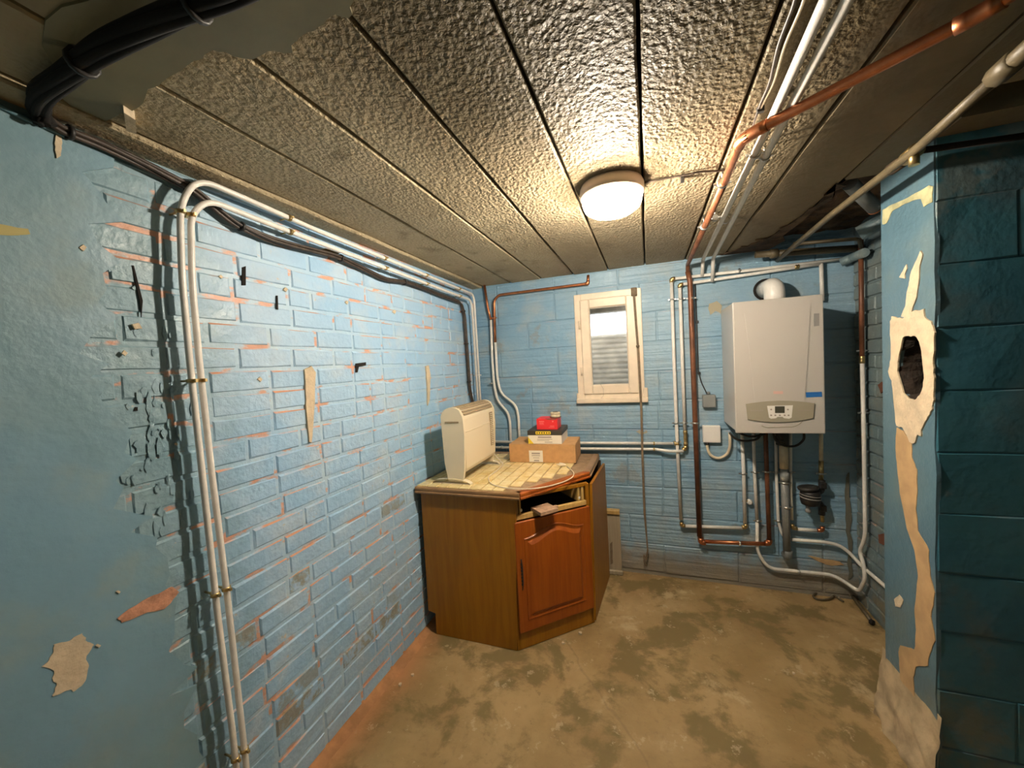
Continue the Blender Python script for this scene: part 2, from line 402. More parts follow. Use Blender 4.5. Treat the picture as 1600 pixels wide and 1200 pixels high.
# ---------------- bricks ----------------
def brick_mesh(w, h, d=.012, ch=.0045, seed=0, name='brick'):
    """local x = length, z = height, front faces -y"""
    rr = random.Random(seed); j = lambda a: rr.uniform(-a, a)
    b = MB(); L = []
    for k, (dy, ins) in enumerate([(.004, -.0), (-d+ch, .0), (-d, ch)]):
        ring = []
        cs = [(-1, -1), (0, -1), (1, -1), (1, 1), (0, 1), (-1, 1)]
        for sx, sz in cs:
            ring.append(b.b.verts.new((sx*(w/2-ins)+j(.0012), dy+(j(.0016) if k else 0), sz*(h/2-ins)+j(.0016))))
        L.append(ring)
    for a, c in zip(L, L[1:]):
        for k in range(6): b.b.faces.new((a[k], a[(k+1) % 6], c[(k+1) % 6], c[k]))
    b.b.faces.new((L[2][0], L[2][1], L[2][4], L[2][5])); b.b.faces.new((L[2][1], L[2][2], L[2][3], L[2][4]))
    return b.mesh(name)
def lay(parent, mat, u0, u1, z0, z1, place, pitch=.077, lens=(.205,), mort=.010, holes=(), limit=300, vis=None, seed=1, depth=.012, name='brick', head=.22, jit=.0015, ch=.0045):
    """running bond on a wall; place(u, z) -> location; returns count. hidden ones are joined"""
    rr = random.Random(seed); h = pitch-mort; cache = {}; rest = MB(); cnt = 0; nrest = 0
    rows = int((z1-z0)/pitch+.999); rot = place(0, 0)[1]
    for r in range(rows):
        zc = z0+pitch*(r+.5); hh = h
        if zc-h/2 > z1-.012: continue
        if zc+h/2 > z1: hh = z1-(zc-h/2); zc = z1-hh/2
        u = u0-(.5*lens[0] if r % 2 else 0)-rr.uniform(0, .03)
        while u < u1-.01:
            L = lens[0]
            if rr.random() < head: L = lens[0]/2+.003
            a, c = max(u, u0), min(u+L-mort, u1); u += L
            if c-a < .012: continue
            segs = [(a, c, zc-hh/2, zc+hh/2)]
            for (ha, hc, hz0, hz1) in holes:
                ns = []
                for s in segs:
                    if s[1] <= ha or s[0] >= hc or s[3] <= hz0 or s[2] >= hz1: ns.append(s); continue
                    if s[0] < ha-.01: ns.append((s[0], ha, s[2], s[3]))
                    if s[1] > hc+.01: ns.append((hc, s[1], s[2], s[3]))
                    if s[2] < hz0-.01: ns.append((max(s[0], ha), min(s[1], hc), s[2], hz0))
                    if s[3] > hz1+.01: ns.append((max(s[0], ha), min(s[1], hc), hz1, s[3]))
                segs = ns
            for (a2, c2, za, zb) in segs:
                wd = round((c2-a2)/.004)*.004; ht = round((zb-za)/.004)*.004 if abs((zb-za)-h) > .001 else h
                key = (wd, ht, rr.randrange(3))
                if key not in cache: cache[key] = brick_mesh(wd, ht, depth, ch, seed=hash(key) % 9999, name=name)
                p = Vector(place((a2+c2)/2, (za+zb)/2)[0]); rz = rr.uniform(-.006, .006)*(.2/max(wd, .1)); rx = rr.uniform(-.012, .012)
                nrm_ = Matrix.Rotation(rot, 4, 'Z') @ Vector((0, -1, 0)); p += Vector(nrm_)*rr.uniform(-jit, jit); p.z += rr.uniform(-.0015, .0015)
                if (vis is None or vis((a2+c2)/2, (za+zb)/2)) and cnt < limit:
                    o = add(name, cache[key], mat, parent, loc=p); o.rotation_euler = (0, rr.uniform(-.008, .008), rot+rz); cnt += 1
                else:
                    mm = cache[key].copy(); mm.transform(Matrix.Translation(p) @ Matrix.Rotation(rot+rz, 4, 'Z')); rest.b.from_mesh(mm); bpy.data.meshes.remove(mm); nrest += 1
    if nrest: add(name+'_rest', rest, mat, parent, kind='stuff')
    else: rest.b.free()
    print(parent.name, name, cnt, nrest); return cnt

# ---------------- left wall ----------------
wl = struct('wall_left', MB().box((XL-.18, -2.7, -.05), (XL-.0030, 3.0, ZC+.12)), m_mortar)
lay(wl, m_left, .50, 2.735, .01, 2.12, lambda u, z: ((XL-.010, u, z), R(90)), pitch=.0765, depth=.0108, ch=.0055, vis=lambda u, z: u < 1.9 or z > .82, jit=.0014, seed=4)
# smooth render over the front stretch of the same wall, its broken edge overlapping the bricks
edge = []
rr = random.Random(3); z = -.02
while z < 2.13: edge.append((XL, .60+.05*math.sin(z*3)+rr.uniform(-.045, .045), z)); z += rr.uniform(.02, .05)
poly = [(XL, -2.62, -.02)] + edge + [(XL, .58, 2.13), (XL, -2.62, 2.13)]
add('render_coat', MB().prism(poly, (.009, 0, 0)), m_plaster_blue, wl)
b = MB()
for k in range(70):
    y = max(.53, rr.gauss(.65, .05)); z = rr.uniform(.45, 2.08); s_ = rr.uniform(.003, .010)
    if rr.random() < .45: y = rr.gauss(.63, .03); z = rr.uniform(1.1, 1.5)
    n = rr.choice((6, 7, 9)); a0 = rr.uniform(0, 6); st = rr.uniform(1.2, 4.0)
    b.prism([(XL+.002, y+s_*math.cos(a0+6.283*i/n)*rr.uniform(.35, 1.15), z+s_*st*math.sin(a0+6.283*i/n)*rr.uniform(.5, 1.1)) for i in range(n)], (rr.uniform(-.0005, .003), rr.uniform(-.003, .003), 0))
add('flaking_paint', b, m_left, wl, 'curled flakes of blue paint at the edge of the smooth render', kind='stuff')
def lpatch(name, pts, mat, th=.004, off=.0, amp=.006, seed=0, sub=5, label=None):
    return add(name, MB().prism(ragged([Lf(*p, off) for p in pts], amp, sub, seed, 'yz'), (th, 0, 0)), mat, wl, label)
lpatch('bare_patch', [(78, 1010), (100, 1003), (128, 990), (140, 1010), (136, 1045), (128, 1073), (112, 1075), (84, 1090), (82, 1058), (74, 1035)], m_cream, .0025, .008, .012, sub=9, label='cream patch where the paint has come off low on the wall')
lpatch('filler_streak', [(474, 578), (484, 572), (491, 582), (490, 610), (488, 660), (485, 692), (481, 690), (477, 640), (475, 600)], m_cream, .008, 0, .003, 2)
lpatch('filler_streak', [(664, 572), (668, 571), (671, 585), (670, 625), (667, 634), (666, 600)], m_cream, .008, 0, .003, 3)
lpatch('filler_streak', [(86, 212), (95, 210), (96, 225), (94, 245), (86, 247), (84, 235)], m_cream, .004, .008, .004, 4)
lpatch('filler_streak', [(1030, 0)] if False else [(205, 507), (214, 505), (219, 513), (208, 514)], m_cream, .006, .004, .003, 5)
for (x, y, r_) in [(193, 552, 5), (345, 433, 3.5), (445, 452, 4), (541, 472, 3), (615, 487, 3.5), (200, 1076, 6), (128, 386, 6), (183, 925, 3.5), (152, 1008, 4), (275, 693, 3), (405, 592, 4)]:
    lpatch('plaster_dab', [(x-r_, y), (x, y-r_*.8), (x+r_, y), (x+r_*.2, y+r_)], m_cream, .004, .008 if x < 200 else 0, .003, x, 3)
for pts in [[(555, 568), (571, 566), (571, 571), (560, 573), (558, 582), (555, 582)], [(377, 418), (383, 416), (383, 446), (377, 446)], [(431, 462), (433, 462), (434, 484), (431, 483)], [(205, 415), (208, 415), (222, 470), (220, 496), (217, 470)], [(210, 636), (214, 636), (214, 642), (208, 642)]]:
    add('crack', MB().prism([Lf(*p, .001) for p in pts], (.0035, 0, 0)), m_void, wl)
lpatch('smear_streak', [(0, 352), (45, 358), (48, 366), (30, 370), (0, 368)], simple('ochre_smear', (.42, .36, .12), .6), .002, .008, .004, 11)
lpatch('exposed_brick', [(180, 965), (232, 935), (270, 917), (280, 925), (255, 950), (190, 972)], simple('raw_brick', (.50, .25, .15), .85, nz=.3, nsc=30, bmp=.6), .003, .008, .006, 12, label='orange brick showing along a strip of broken render')
# mortar fillet between floor and left wall
b = MB(); rows = []
for j in range(80):
    y = -2.6+5.35*j/79; s_ = .055+.02*mn.noise(Vector((0, y*3, 1))); h_ = .035+.015*mn.noise(Vector((0, y*4, 7)))
    rows.append([b.b.verts.new((XL-.005+s_*(1-math.sin(a)), y, h_*(1-math.cos(a))-.003)) for a in [math.pi/2*k/5 for k in range(6)]])
for a, c in zip(rows, rows[1:]):
    for k in range(5): b.b.faces.new((a[k], a[k+1], c[k+1], c[k])).smooth = True
struct('trim_1', b, simple('orange_brown_mortar', (.42, .21, .09), .85, nz=.2, nsc=14, bmp=.4))

# ---------------- back wall with window opening ----------------
WX0, WX1, WZ0, WZ1 = -.455, -.035, 1.235, 1.965
b = MB()
for lo_, hi_ in [((-1.5, -.05), (WX0, ZC+.12)), ((WX1, -.05), (2.0, ZC+.12)), ((WX0, -.05), (WX1, WZ0)), ((WX0, WZ1), (WX1, ZC+.12))]:
    b.box((lo_[0], YB+.006, lo_[1]), (hi_[0], YB+.22, hi_[1]))
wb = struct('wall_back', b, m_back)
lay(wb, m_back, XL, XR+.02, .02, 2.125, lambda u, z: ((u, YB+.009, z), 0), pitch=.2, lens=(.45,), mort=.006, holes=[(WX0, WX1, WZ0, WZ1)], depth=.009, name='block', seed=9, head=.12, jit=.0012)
add('filled_recess', MB().box((-.49, YB-.004, 1.055), (-.02, YB+.004, 1.205), .002), m_back, wb, 'flat filled rectangle below the window')
for pts, mm in [([(1108, 475), (1120, 470), (1128, 478), (1126, 490), (1118, 486), (1110, 492), (1106, 482)], m_cream), ([(994, 674), (1000, 671), (1004, 676), (1010, 673), (1012, 676), (1004, 680)], m_cream), ([(1262, 868), (1290, 873), (1312, 878), (1318, 882), (1300, 884), (1280, 878)], m_tan)]:
    add('filler_patch', MB().prism(ragged([Bk(*p) for p in pts], .005, 4, 3, 'xz'), (0, -.003, 0)), simple('dull_filler', (.40, .36, .25), .8) if mm is m_cream else m_tan, wb)
for zc, h_ in ((.72, .003),):
    pass

# ---------------- right wall behind the pier ----------------
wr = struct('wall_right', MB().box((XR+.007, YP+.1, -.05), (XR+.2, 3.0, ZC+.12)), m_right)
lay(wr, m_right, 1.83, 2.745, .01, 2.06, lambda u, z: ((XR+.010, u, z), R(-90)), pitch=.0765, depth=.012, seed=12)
add('mortar_lump', MB().prism(ragged([Bk(*p, .0) for p in [(1321, 745), (1327, 738), (1329, 830), (1331, 900), (1325, 905), (1324, 850), (1320, 800)]], .01, 5, 4, 'xz'), (0, -.006, 0)), simple('dull_mortar', (.15, .15, .115), .9, bmp=.5), wr)
add('broken_edge', MB().prism(ragged([Rw(*p) for p in [(1374, 600), (1386, 596), (1388, 612), (1378, 614)]], .01, 4, 3, 'yz'), (-.006, 0, 0)), simple('rust_brick', (.16, .06, .03), .9), wr)
add('broken_edge', MB().prism(ragged([Rw(*p) for p in [(1374, 836), (1387, 832), (1388, 852), (1376, 850)]], .01, 4, 3, 'yz'), (-.006, 0, 0)), bpy.data.materials['rust_brick'], wr)

# ---------------- pier: lit side with a knocked-out hole, block front in shade ----------------
YPF = 1.865
hole_px = [(1413, 527), (1422, 523), (1433, 524), (1439, 532), (1443, 548), (1445, 568), (1447, 585), (1446, 605), (1440, 618), (1431, 627), (1422, 624), (1414, 615), (1409, 600), (1404, 580), (1405, 560), (1409, 542)]
hole = [Pr(*p) for p in hole_px]; hole = [Vector((XP, h.y, h.z)) for h in hole]
hole = [h + Vector((0, mn.noise(h*60)*.004, mn.noise(h*50)*.006)) for h in ragged([tuple(h) for h in hole], 0, 3)]
b = MB(); ed = [(XP, YP, -.02), (XP, YPF, -.02), (XP, YPF, ZC+.05), (XP, YP, ZC+.05)]
ed = [Vector(e) for e in ed]; outer = []
for i, e in enumerate(ed):
    q = ed[(i+1) % 4]
    for k in range(24 if i in (1, 3) else 4):
        v = e.lerp(q, k/(24 if i in (1, 3) else 4))
        if i == 3: v.y += .010*mn.noise(Vector((0, 1, v.z*7))) + .004*mn.noise(Vector((0, 1, v.z*30)))
        outer.append(v)
b.prism(outer, (.012, 0, 0), hole)
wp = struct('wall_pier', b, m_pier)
b = MB()
ha, hb = min(h.z for h in hole)-.05, max(h.z for h in hole)+.05
b.box((XP+.004, YP+.0025, -.02), (XR+.2, YPF-.003, ha)); b.box((XP+.004, YP+.0025, hb), (XR+.2, YPF-.003, ZC+.1))
b.box((XP+.004, YP+.0025, ha), (XP+.3, YP+.02, hb)); b.box((XP+.004, YPF-.02, ha), (XR+.2, YPF-.003, hb))
b.box((XP+.24, YP+.02, ha), (XR+.2, YPF-.02, hb))
b.box((XP+.3, YP+.0025, -.02), (2.75, YP+.2, ZC+.1))
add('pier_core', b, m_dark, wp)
# inside of the hole, its deep shade put into the rubble colour
cent = sum(hole, Vector())/len(hole)
b = MB(); rings = []
for k in range(9):
    t = k/8
    rings.append([b.b.verts.new((XP+.002+t*.225, c_.y + (c_.y-1.70)*(-.15*t) + mn.noise(Vector((t*4, i*.35, 2)))*.012*(t > 0), c_.z + (c_.z-cent.z)*(-.12*t) + mn.noise(Vector((t*4, i*.35, 8)))*.012*(t > 0))) for i, c_ in enumerate(hole)])
for a, c in zip(rings, rings[1:]):
    for i in range(len(a)): b.b.faces.new((a[i], a[(i+1) % len(a)], c[(i+1) % len(a)], c[i]))
b.b.faces.new(rings[-1])
add('hole_lining', b, simple('shaded_rubble', (.025, .016, .010), .95, nz=.5, nsc=30, bmp=1), wp, 'rubble inside the hole, coloured near-black for its shade')
def ppatch(name, pts, mat, th=.005, amp=.005, seed=0, hl=None, sub=4, label=None, off=0):
    return add(name, MB().prism(ragged([Pr(*p, off) for p in pts], amp, sub, seed, 'yz'), (-th, 0, 0), hl), mat, wp, label)
rim = [(1393, 500), (1396, 493), (1412, 497), (1428, 488), (1446, 482), (1449, 495), (1459, 505), (1462, 520), (1462, 560), (1461, 590), (1460, 620), (1458, 640), (1448, 655), (1441, 668), (1443, 682), (1434, 680), (1430, 694), (1424, 690), (1412, 668), (1401, 665), (1399, 640), (1396, 600), (1391, 580), (1394, 560), (1393, 530)]
cent = sum(hole, Vector())/len(hole)
ppatch('plaster_rim', rim, m_cream, .0045, .009, 1, [cent+(h-cent)*.97 for h in hole], label='thick cream plaster rim round the knocked-out hole')
ppatch('plaster_streak', [(1410, 494), (1416, 478), (1418, 460), (1422, 445), (1424, 430), (1434, 405), (1440, 392), (1443, 398), (1439, 415), (1438, 440), (1434, 465), (1428, 480), (1424, 496)], m_cream, .004, .003, 2)
ppatch('plaster_streak', [(1406, 433), (1412, 424), (1418, 412), (1419, 420), (1415, 430), (1416, 436), (1410, 434)], m_cream, .003, .003, 3)
ppatch('bare_streak', [(1402, 668), (1412, 672), (1426, 694), (1425, 715), (1434, 735), (1434, 760), (1432, 795), (1436, 830), (1452, 860), (1455, 900), (1462, 925), (1456, 965), (1462, 1000), (1455, 1020), (1450, 1040), (1432, 1042), (1428, 1060), (1430, 1090), (1426, 1110), (1422, 1125), (1406, 1118), (1408, 1060), (1405, 1020), (1408, 1008), (1430, 1016), (1432, 985), (1430, 950), (1436, 900), (1430, 860), (1418, 825), (1407, 770), (1403, 730), (1400, 700)], m_tan, .0022, .004, 4, label='long tan streak of bare render down the pier')
ppatch('yellowed_streak', [(1380, 328), (1400, 318), (1425, 305), (1452, 290), (1459, 292), (1458, 315), (1445, 322), (1440, 310), (1415, 318), (1395, 330), (1386, 348), (1380, 350)], simple('yellowed_paint', (.42, .40, .22), .7, nz=.3, nsc=20), .002, .004, 5)
ppatch('bare_streak', [(1398, 936), (1406, 930), (1412, 938), (1408, 950), (1400, 948)], m_cream, .002, .003, 6)
# lumpy plaster at the foot of the pier
b = MB(); g = []
for j in range(15):
    row = []
    for i in range(15):
        u = i/14; v = j/14; y = YP-.02+.33*u; z_ = .30*v
        o = .055*max(0, (1-v)**1.1)*(.6+.7*mn.noise(Vector((u*5, v*5, 3)))) + .01*mn.noise(Vector((u*14, v*14, 0)))+.004
        row.append(b.b.verts.new((XP+.006-max(o, 0 if j < 14 else -.01), y, z_-.01)))
    g.append(row)
for j in range(14):
    for i in range(14): b.b.faces.new((g[j][i], g[j][i+1], g[j+1][i+1], g[j+1][i])).smooth = True
add('plaster_foot', b, simple('dirty_plaster', (.46, .36, .22), .9, nz=.25, nsc=12, bmp=.6), wp)
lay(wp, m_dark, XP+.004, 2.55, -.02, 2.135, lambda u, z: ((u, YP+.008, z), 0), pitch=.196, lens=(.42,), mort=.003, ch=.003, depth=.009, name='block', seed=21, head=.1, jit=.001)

# walls out of view: they close the room
struct('wall_front', MB().box((-1.45, -2.8, -.05), (2.9, -2.6, ZC+.12)), m_plaster_blue)
struct('wall_side', MB().box((2.6, -2.7, -.05), (2.8, 1.8, ZC+.12)), m_dark)

# ---------------- window ----------------
win = bpy.data.objects.new('window_1', None); COL.objects.link(win); win['kind'] = 'structure'; win['_base'] = (0, 0, 0)
def frame(b, x0, x1, z0, z1, t, ya, yb, bev=.003):
    b.box((x0, ya, z0), (x0+t, yb, z1), bev).box((x1-t, ya, z0), (x1, yb, z1), bev)
    b.box((x0+t-.002, ya+.0005, z0), (x1-t+.002, yb, z0+t), bev).box((x0+t-.002, ya+.0005, z1-t), (x1-t+.002, yb, z1), bev)
b = MB(); frame(b, -.478, -.024, 1.225, 1.985, .048, YB-.014, YB+.06); add('window_frame', b, m_white_wood, win)
b = MB(); frame(b, -.437, -.060, 1.275, 1.945, .064, YB-.024, YB+.02, .006)
frame(b, -.380, -.117, 1.332, 1.888, .010, YB-.018, YB+.012, .003); add('sash', b, m_white_wood, win)
add('pane', MB().box((-.374, YB-.006, 1.34), (-.122, YB-.001, 1.882)), m_glass, win)
for z_ in (1.44, 1.77):
    add('hinge', MB().tube([(-.444, YB-.024, z_-.028), (-.444, YB-.024, z_+.028)], .0065, seg=8), m_white_wood, win)
add('window_sill', MB().box((-.488, YB-.04, 1.212), (-.004, YB+.01, 1.245), .004).box((-.488, YB-.018, 1.245), (-.470, YB, 1.285), .003).box((-.034, YB-.018, 1.245), (-.004, YB, 1.31), .004), m_white_wood, win)
add('loose_thread', MB().tube([Bk(*p, .03) for p in [(938, 600), (943, 608), (943, 618), (938, 624), (932, 626)]], .0008, .01, 5), m_strap, win)
# light well outside
WTOP = onY(955, 521, 3.46).z
b = MB().box((-1.2, 3.47, .6), (.8, 3.8, WTOP)).box((-1.2, YB+.22, .5), (.8, 3.8, .62)).box((-1.3, YB+.22, .5), (-1.2, 3.8, 1.80)).box((.8, YB+.22, .5), (.9, 3.8, 1.80))
lw = struct('wall_lightwell', b, m_concrete)
add('lintel', MB().box((-1.3, YB+.2, onY(955, 487, YB+.22).z), (.9, YB+.30, 2.4)), m_concrete, lw)
slat = MB().prism([(-.6, 0, 0), (-.6, -.010, .006), (-.6, -.014, .020), (-.6, -.010, .034), (-.6, 0, .040)], (1.2, 0, 0)).mesh('slat')
k = 0
while WTOP-.044*(k+1) > .95: add('slat', slat, m_concrete, lw, loc=(-.25, 3.47, WTOP-.044*(k+1))).location.x = 0; k += 1

# ---------------- pipes ----------------
def clip(parent, p, ax, wall, r=.014, mat=None, gap=.03, name='clip'):
    """ring round a pipe with a stem back to the wall; ax = pipe direction, wall = direction to the wall"""
    ax = Vector(ax).normalized(); p = Vector(p); wv = Vector(wall)
    b = MB().lathe([(r, -.005), (r+.0035, -.005), (r+.0035, .005), (r, .005)], p, ax, 14)
    b.tube([p+wv*r, p+wv*gap], .0032, seg=6)
    b.box((-r-.013, -.003, -.004), (-r, .003, .004), mat=Matrix.Translation(p) @ ax.to_track_quat('Z', 'Y').to_matrix().to_4x4())
    b.box((r, -.003, -.004), (r+.013, .003, .004), mat=Matrix.Translation(p) @ ax.to_track_quat('Z', 'Y').to_matrix().to_4x4())
    return add(name, b, mat or m_brass, parent)
def fitting(parent, p, ax, r=.015, l=.022, mat=None, name='fitting'):
    return add(name, MB().lathe([(r*.85, -l/2), (r, -l/2+.002), (r, -l*.15), (r*.92, 0), (r, l*.15), (r, l/2-.002), (r*.85, l/2)], p, ax, 14), mat or m_brass, parent)
def elbow(parent, p, d1, d2, r, mat, l=.03, name='elbow'):
    p = Vector(p); return add(name, MB().tube([p+Vector(d1).normalized()*l, p, p+Vector(d2).normalized()*l], r, l*.8, 12), mat, parent)
def pipe(name, label, segs, base=None, cat='pipe', group=None):
    """segs: list of (part name, points, radius, material, bend)"""
    t = thing(name, label, cat, base or segs[0][1][0], group)
    for (pn, pts, r, mat, bend) in segs: add(pn, MB().tube(pts, r, bend, 14), mat, t)
    return t
WLD = (-1, 0, 0); WBD = (0, 1, 0); WCD = (0, 0, 1)

# two white pipes up the left wall, along the ceiling and down the far corner
X1 = XL+.05
o_in = .05
pA = [Lf(378, 1230, o_in), Lf(364, 1150, o_in), Lf(340, 960, o_in), Lf(316, 740, o_in), Lf(296, 560, o_in), Lf(284, 430, o_in), Lf(281, 318, o_in), Lf(308, 278, o_in), Lf(383, 310, o_in), Lf(500, 362, o_in), Lf(600, 403, o_in), Lf(700, 444, o_in)]
A = [Vector(p) for p in pA]; A[0] = Vector((X1, A[1].y+.005, -.005))
A += [Vector((X1, 2.66, A[-1].z-.005)), Vector((X1+.004, 2.665, .70))]
wp1 = pipe('heating_pipe', 'outer and upper of the two white pipes on the left brick wall', [('pipe_run', A, .0085, m_white_pipe, .06)], cat='pipe', group=None)
pB = [Lf(389, 1230, o_in), Lf(384, 1190, o_in), Lf(355, 930, o_in), Lf(331, 740, o_in), Lf(311, 560, o_in), Lf(300, 440, o_in), Lf(298, 335, o_in), Lf(325, 312, o_in), Lf(400, 342, o_in), Lf(500, 380, o_in), Lf(600, 418, o_in), Lf(700, 456, o_in)]
Bp = [Vector(p) for p in pB]; Bp[0] = Vector((X1, Bp[1].y+.003, -.005))
Bp += [Vector((X1, 2.615, Bp[-1].z-.004)), Vector((X1+.004, 2.62, .70))]
wp2 = pipe('heating_pipe', 'inner and lower of the two white pipes on the left brick wall', [('pipe_run', Bp, .0085, m_white_pipe, .06)], cat='pipe')
def atz(P, z):
    for a, c in zip(P, P[1:]):
        if (a.z-z)*(c.z-z) <= 0 and abs(a.z-c.z) > 1e-6: t = (z-a.z)/(c.z-a.z); return a.lerp(c, t)
def aty(P, y):
    for a, c in zip(P, P[1:]):
        if (a.y-y)*(c.y-y) <= 0 and abs(a.y-c.y) > .05: t = (y-a.y)/(c.y-a.y); return a.lerp(c, t)
for z_ in (.36, .88, 1.51, 1.985):
    for t_, P in ((wp1, A), (wp2, Bp)): clip(t_, atz(P, z_), (0, 0, 1), WLD, .0085, gap=.045)
for y_ in (1.08, 1.62, 2.0, 2.42):
    for t_, P in ((wp1, A), (wp2, Bp)): clip(t_, aty(P, y_), (0, 1, 0), WLD, .0085, gap=.045)
clip(wp1, Vector((X1, 2.662, 1.45)), (0, 0, 1), WLD, .0085, m_white_pipe, .045)

# cable bundle on the left wall and its branch across the ceiling
def bundle(name, label, path, n, spread, r, ties=(), cat='cable'):
    t = thing(name, label, cat, path[0]); rr = random.Random(len(path)*n)
    for k in range(n):
        a = 6.283*k/n; pts = []
        for i, p in enumerate(path):
            d = (Vector(path[min(i+1, len(path)-1)])-Vector(path[max(i-1, 0)])).normalized(); u = d.orthogonal().normalized(); v = d.cross(u)
            aa = a+i*.35; pts.append(Vector(p)+(u*math.cos(aa)+v*math.sin(aa))*spread*rr.uniform(.8, 1.15))
        add('cable', MB().tube(pts, r, .05, 8), m_cloth if r > .007 else m_cable, t)
    for (i, f_) in ties:
        p = Vector(path[i]).lerp(Vector(path[i+1]), f_); d = (Vector(path[i+1])-Vector(path[i])).normalized()
        add('cable_tie', MB().lathe([(spread+r*1.1, -.004), (spread+r*1.3+.002, -.004), (spread+r*1.3+.002, .004), (spread+r*1.1, .004)], p, d, 12), m_black, t)
    return t
pc = [Lf(x, y, .022) for x, y in [(62, 178), (90, 200), (150, 222), (215, 252), (265, 277), (300, 295), (345, 333), (372, 352), (420, 374), (470, 387), (525, 400), (560, 416), (602, 437), (635, 441), (665, 452), (690, 462), (718, 472)]]
pc = [Vector(p) for p in pc]; pc += [Vector((XL+.022, 2.50, pc[-1].z-.015)), Vector((XL+.022, 2.535, pc[-1].z-.09)), Vector((XL+.022, 2.545, 1.60)), Vector((XL+.022, 2.55, 1.36)), Vector((XL+.025, 2.60, 1.20)), Vector((XL+.025, 2.60, .95))]
bundle('cable_bundle', 'sagging bundle of dark brown cables along the top of the left wall', pc, 4, .0075, .0058, [(1, .3), (4, .8), (7, .1), (10, .2), (12, .9), (17, .6), (18, .7), (19, .8)])
pd = [Lf(-60, 95, .022), Lf(0, 128, .022), Lf(40, 148, .022), Ce(62, 148, .03), Ce(100, 118, .03), Ce(160, 75, .03), Ce(230, 40, .03), Ce(290, 14, .03), Ce(345, -8, .03), Ce(460, -60, .03)]
bundle('cable_bundle', 'thick black cable bundle crossing the ceiling corner at top left', [Lf(70, 196, .03), Lf(60, 172, .034)] + pd[3:], 6, .012, .0085, [(3, .5), (6, .3)])
bundle('cable_bundle', 'thin dark cables leaving the ceiling bundle at the far left edge', pd[:4], 2, .005, .005)
t_ = thing('cable', 'blue painted cable along the wall at the far left under the ceiling', 'cable', Lf(0, 172, .012))
add('cable_run', MB().tube([Lf(-80, 130, .013), Lf(0, 166, .013), Lf(40, 186, .013), Lf(75, 200, .013), Lf(100, 212, .013)], .005, .03, 8), m_wallcable, t_)
w1 = thing('wall_conduit', 'pale painted flat conduit along the top edge of the left wall', 'conduit', (XL, 1.0, 2.1))
add('conduit_run', MB().box((XL, .50, 2.098), (XL+.012, 2.68, 2.112), .003), m_left, w1)
bl = thing('wall_bracket', 'small brass bracket on the white pipes midway along the left wall', 'bracket', Lf(505, 388))
add('bracket_plate', MB().box(Lf(500, 385) + Vector((.0, -.0, -.012)), Lf(523, 402) + Vector((.03, .0, .012)), .002), m_brass, bl)

# pipes in the left back corner: copper above, white below
def P2(lst, off): return [Bk(x, y, off) for x, y in lst]
c1 = P2([(757, 446), (762, 480), (767, 500)], .03); c2 = P2([(767, 500), (769, 560), (772, 601), (777, 626), (794, 645), (797, 660), (799, 712)], .03)
t = pipe('riser_pipe', 'left of the two kinked pipes behind the heater, copper at its top', [('copper_section', c1, .0095, m_copper, .03), ('painted_section', c2, .0095, m_white_pipe, .05)])
clip(t, Bk(768, 599, .03), (0, 0, 1), WBD, .0095, m_steel)
c1 = P2([(919, 430), (919, 443), (779, 461), (772, 470), (774, 535)], .03); c2 = P2([(774, 535), (777, 590), (782, 614), (806, 633), (810, 650), (813, 712)], .03)
t = pipe('riser_pipe', 'right of the two kinked pipes behind the heater, copper top reaching towards the window', [('copper_section', c1, .0095, m_copper, .035), ('painted_section', c2, .0095, m_white_pipe, .05)])
clip(t, Bk(772, 497, .03), (0, 0, 1), WBD, .0095, m_copper)
elbow(t, Bk(919, 443, .03), (0, 0, 1), (-1, 0, -.02), .0115, m_copper, .02)

# heating circuit on the back wall: outer (A) and inner (B)
vA = [(1049, 436), (1053, 560), (1058, 694), (1061, 760), (1064, 808), (1066, 821)]
off = .032
tA = thing('heating_pipe', 'outer white pipe loop left of the boiler, running down and across beneath it', 'pipe', Bk(1064, 820, off))
add('ceiling_run', MB().tube([Ce(1315, -60, .03), Ce(1290, 0, .03), Ce(1205, 187, .03), Vector((Bk(1097, 424, off).x, 2.66, 2.10)), Bk(1097, 432, off)], .0105, .02, 14), m_white_pipe, tA)
add('top_run', MB().tube(P2([(1322, 404), (1200, 419), (1049, 436)], off), .0095, .02, 12), m_white_pipe, tA)
add('vertical_run', MB().tube(P2([(1049, 436), (1053, 560), (1058, 690), (1064, 812)], off), .0105, .02, 14), m_white_pipe, tA)
add('bottom_run', MB().tube(P2([(1070, 822), (1160, 825)], off), .0105, .02, 14), m_white_pipe, tA)
add('boiler_riser', MB().tube(P2([(1164, 818), (1162, 740), (1159, 670)], off), .0105, .02, 14), m_white_pipe, tA)
for (x, y), d1, d2 in [((1065, 821), (0, 0, 1), (1, 0, 0)), ((1165, 824), (0, 0, 1), (-1, 0, 0)), ((1049, 436), (0, 0, -1), (1, 0, 0))]: elbow(tA, Bk(x, y, off), d1, d2, .013, m_brass, .022)
for (x, y) in [(1050, 468), (1056, 661), (1058, 690)]: clip(tA, Bk(x, y, off), (0, 0, 1), WBD, .0105, m_steel)
clip(tA, Bk(1161, 740, off), (0, 0, 1), WBD, .0105, m_steel)
for (x, y) in [(1155, 423)]: clip(tA, Bk(x, y, off), (1, 0, 0), WBD, .0105, m_steel)
tB = thing('heating_pipe', 'inner white pipe left of the boiler with a brass valve at its foot', 'pipe', Bk(1072, 698, off))
add('ceiling_run', MB().tube([Ce(1350, -60, .03), Ce(1325, 0, .03), Ce(1230, 178, .03), Vector((Bk(1112, 428, off).x, 2.64, 2.095)), Bk(1113, 440, off)], .0105, .02, 14), m_white_pipe, tB)
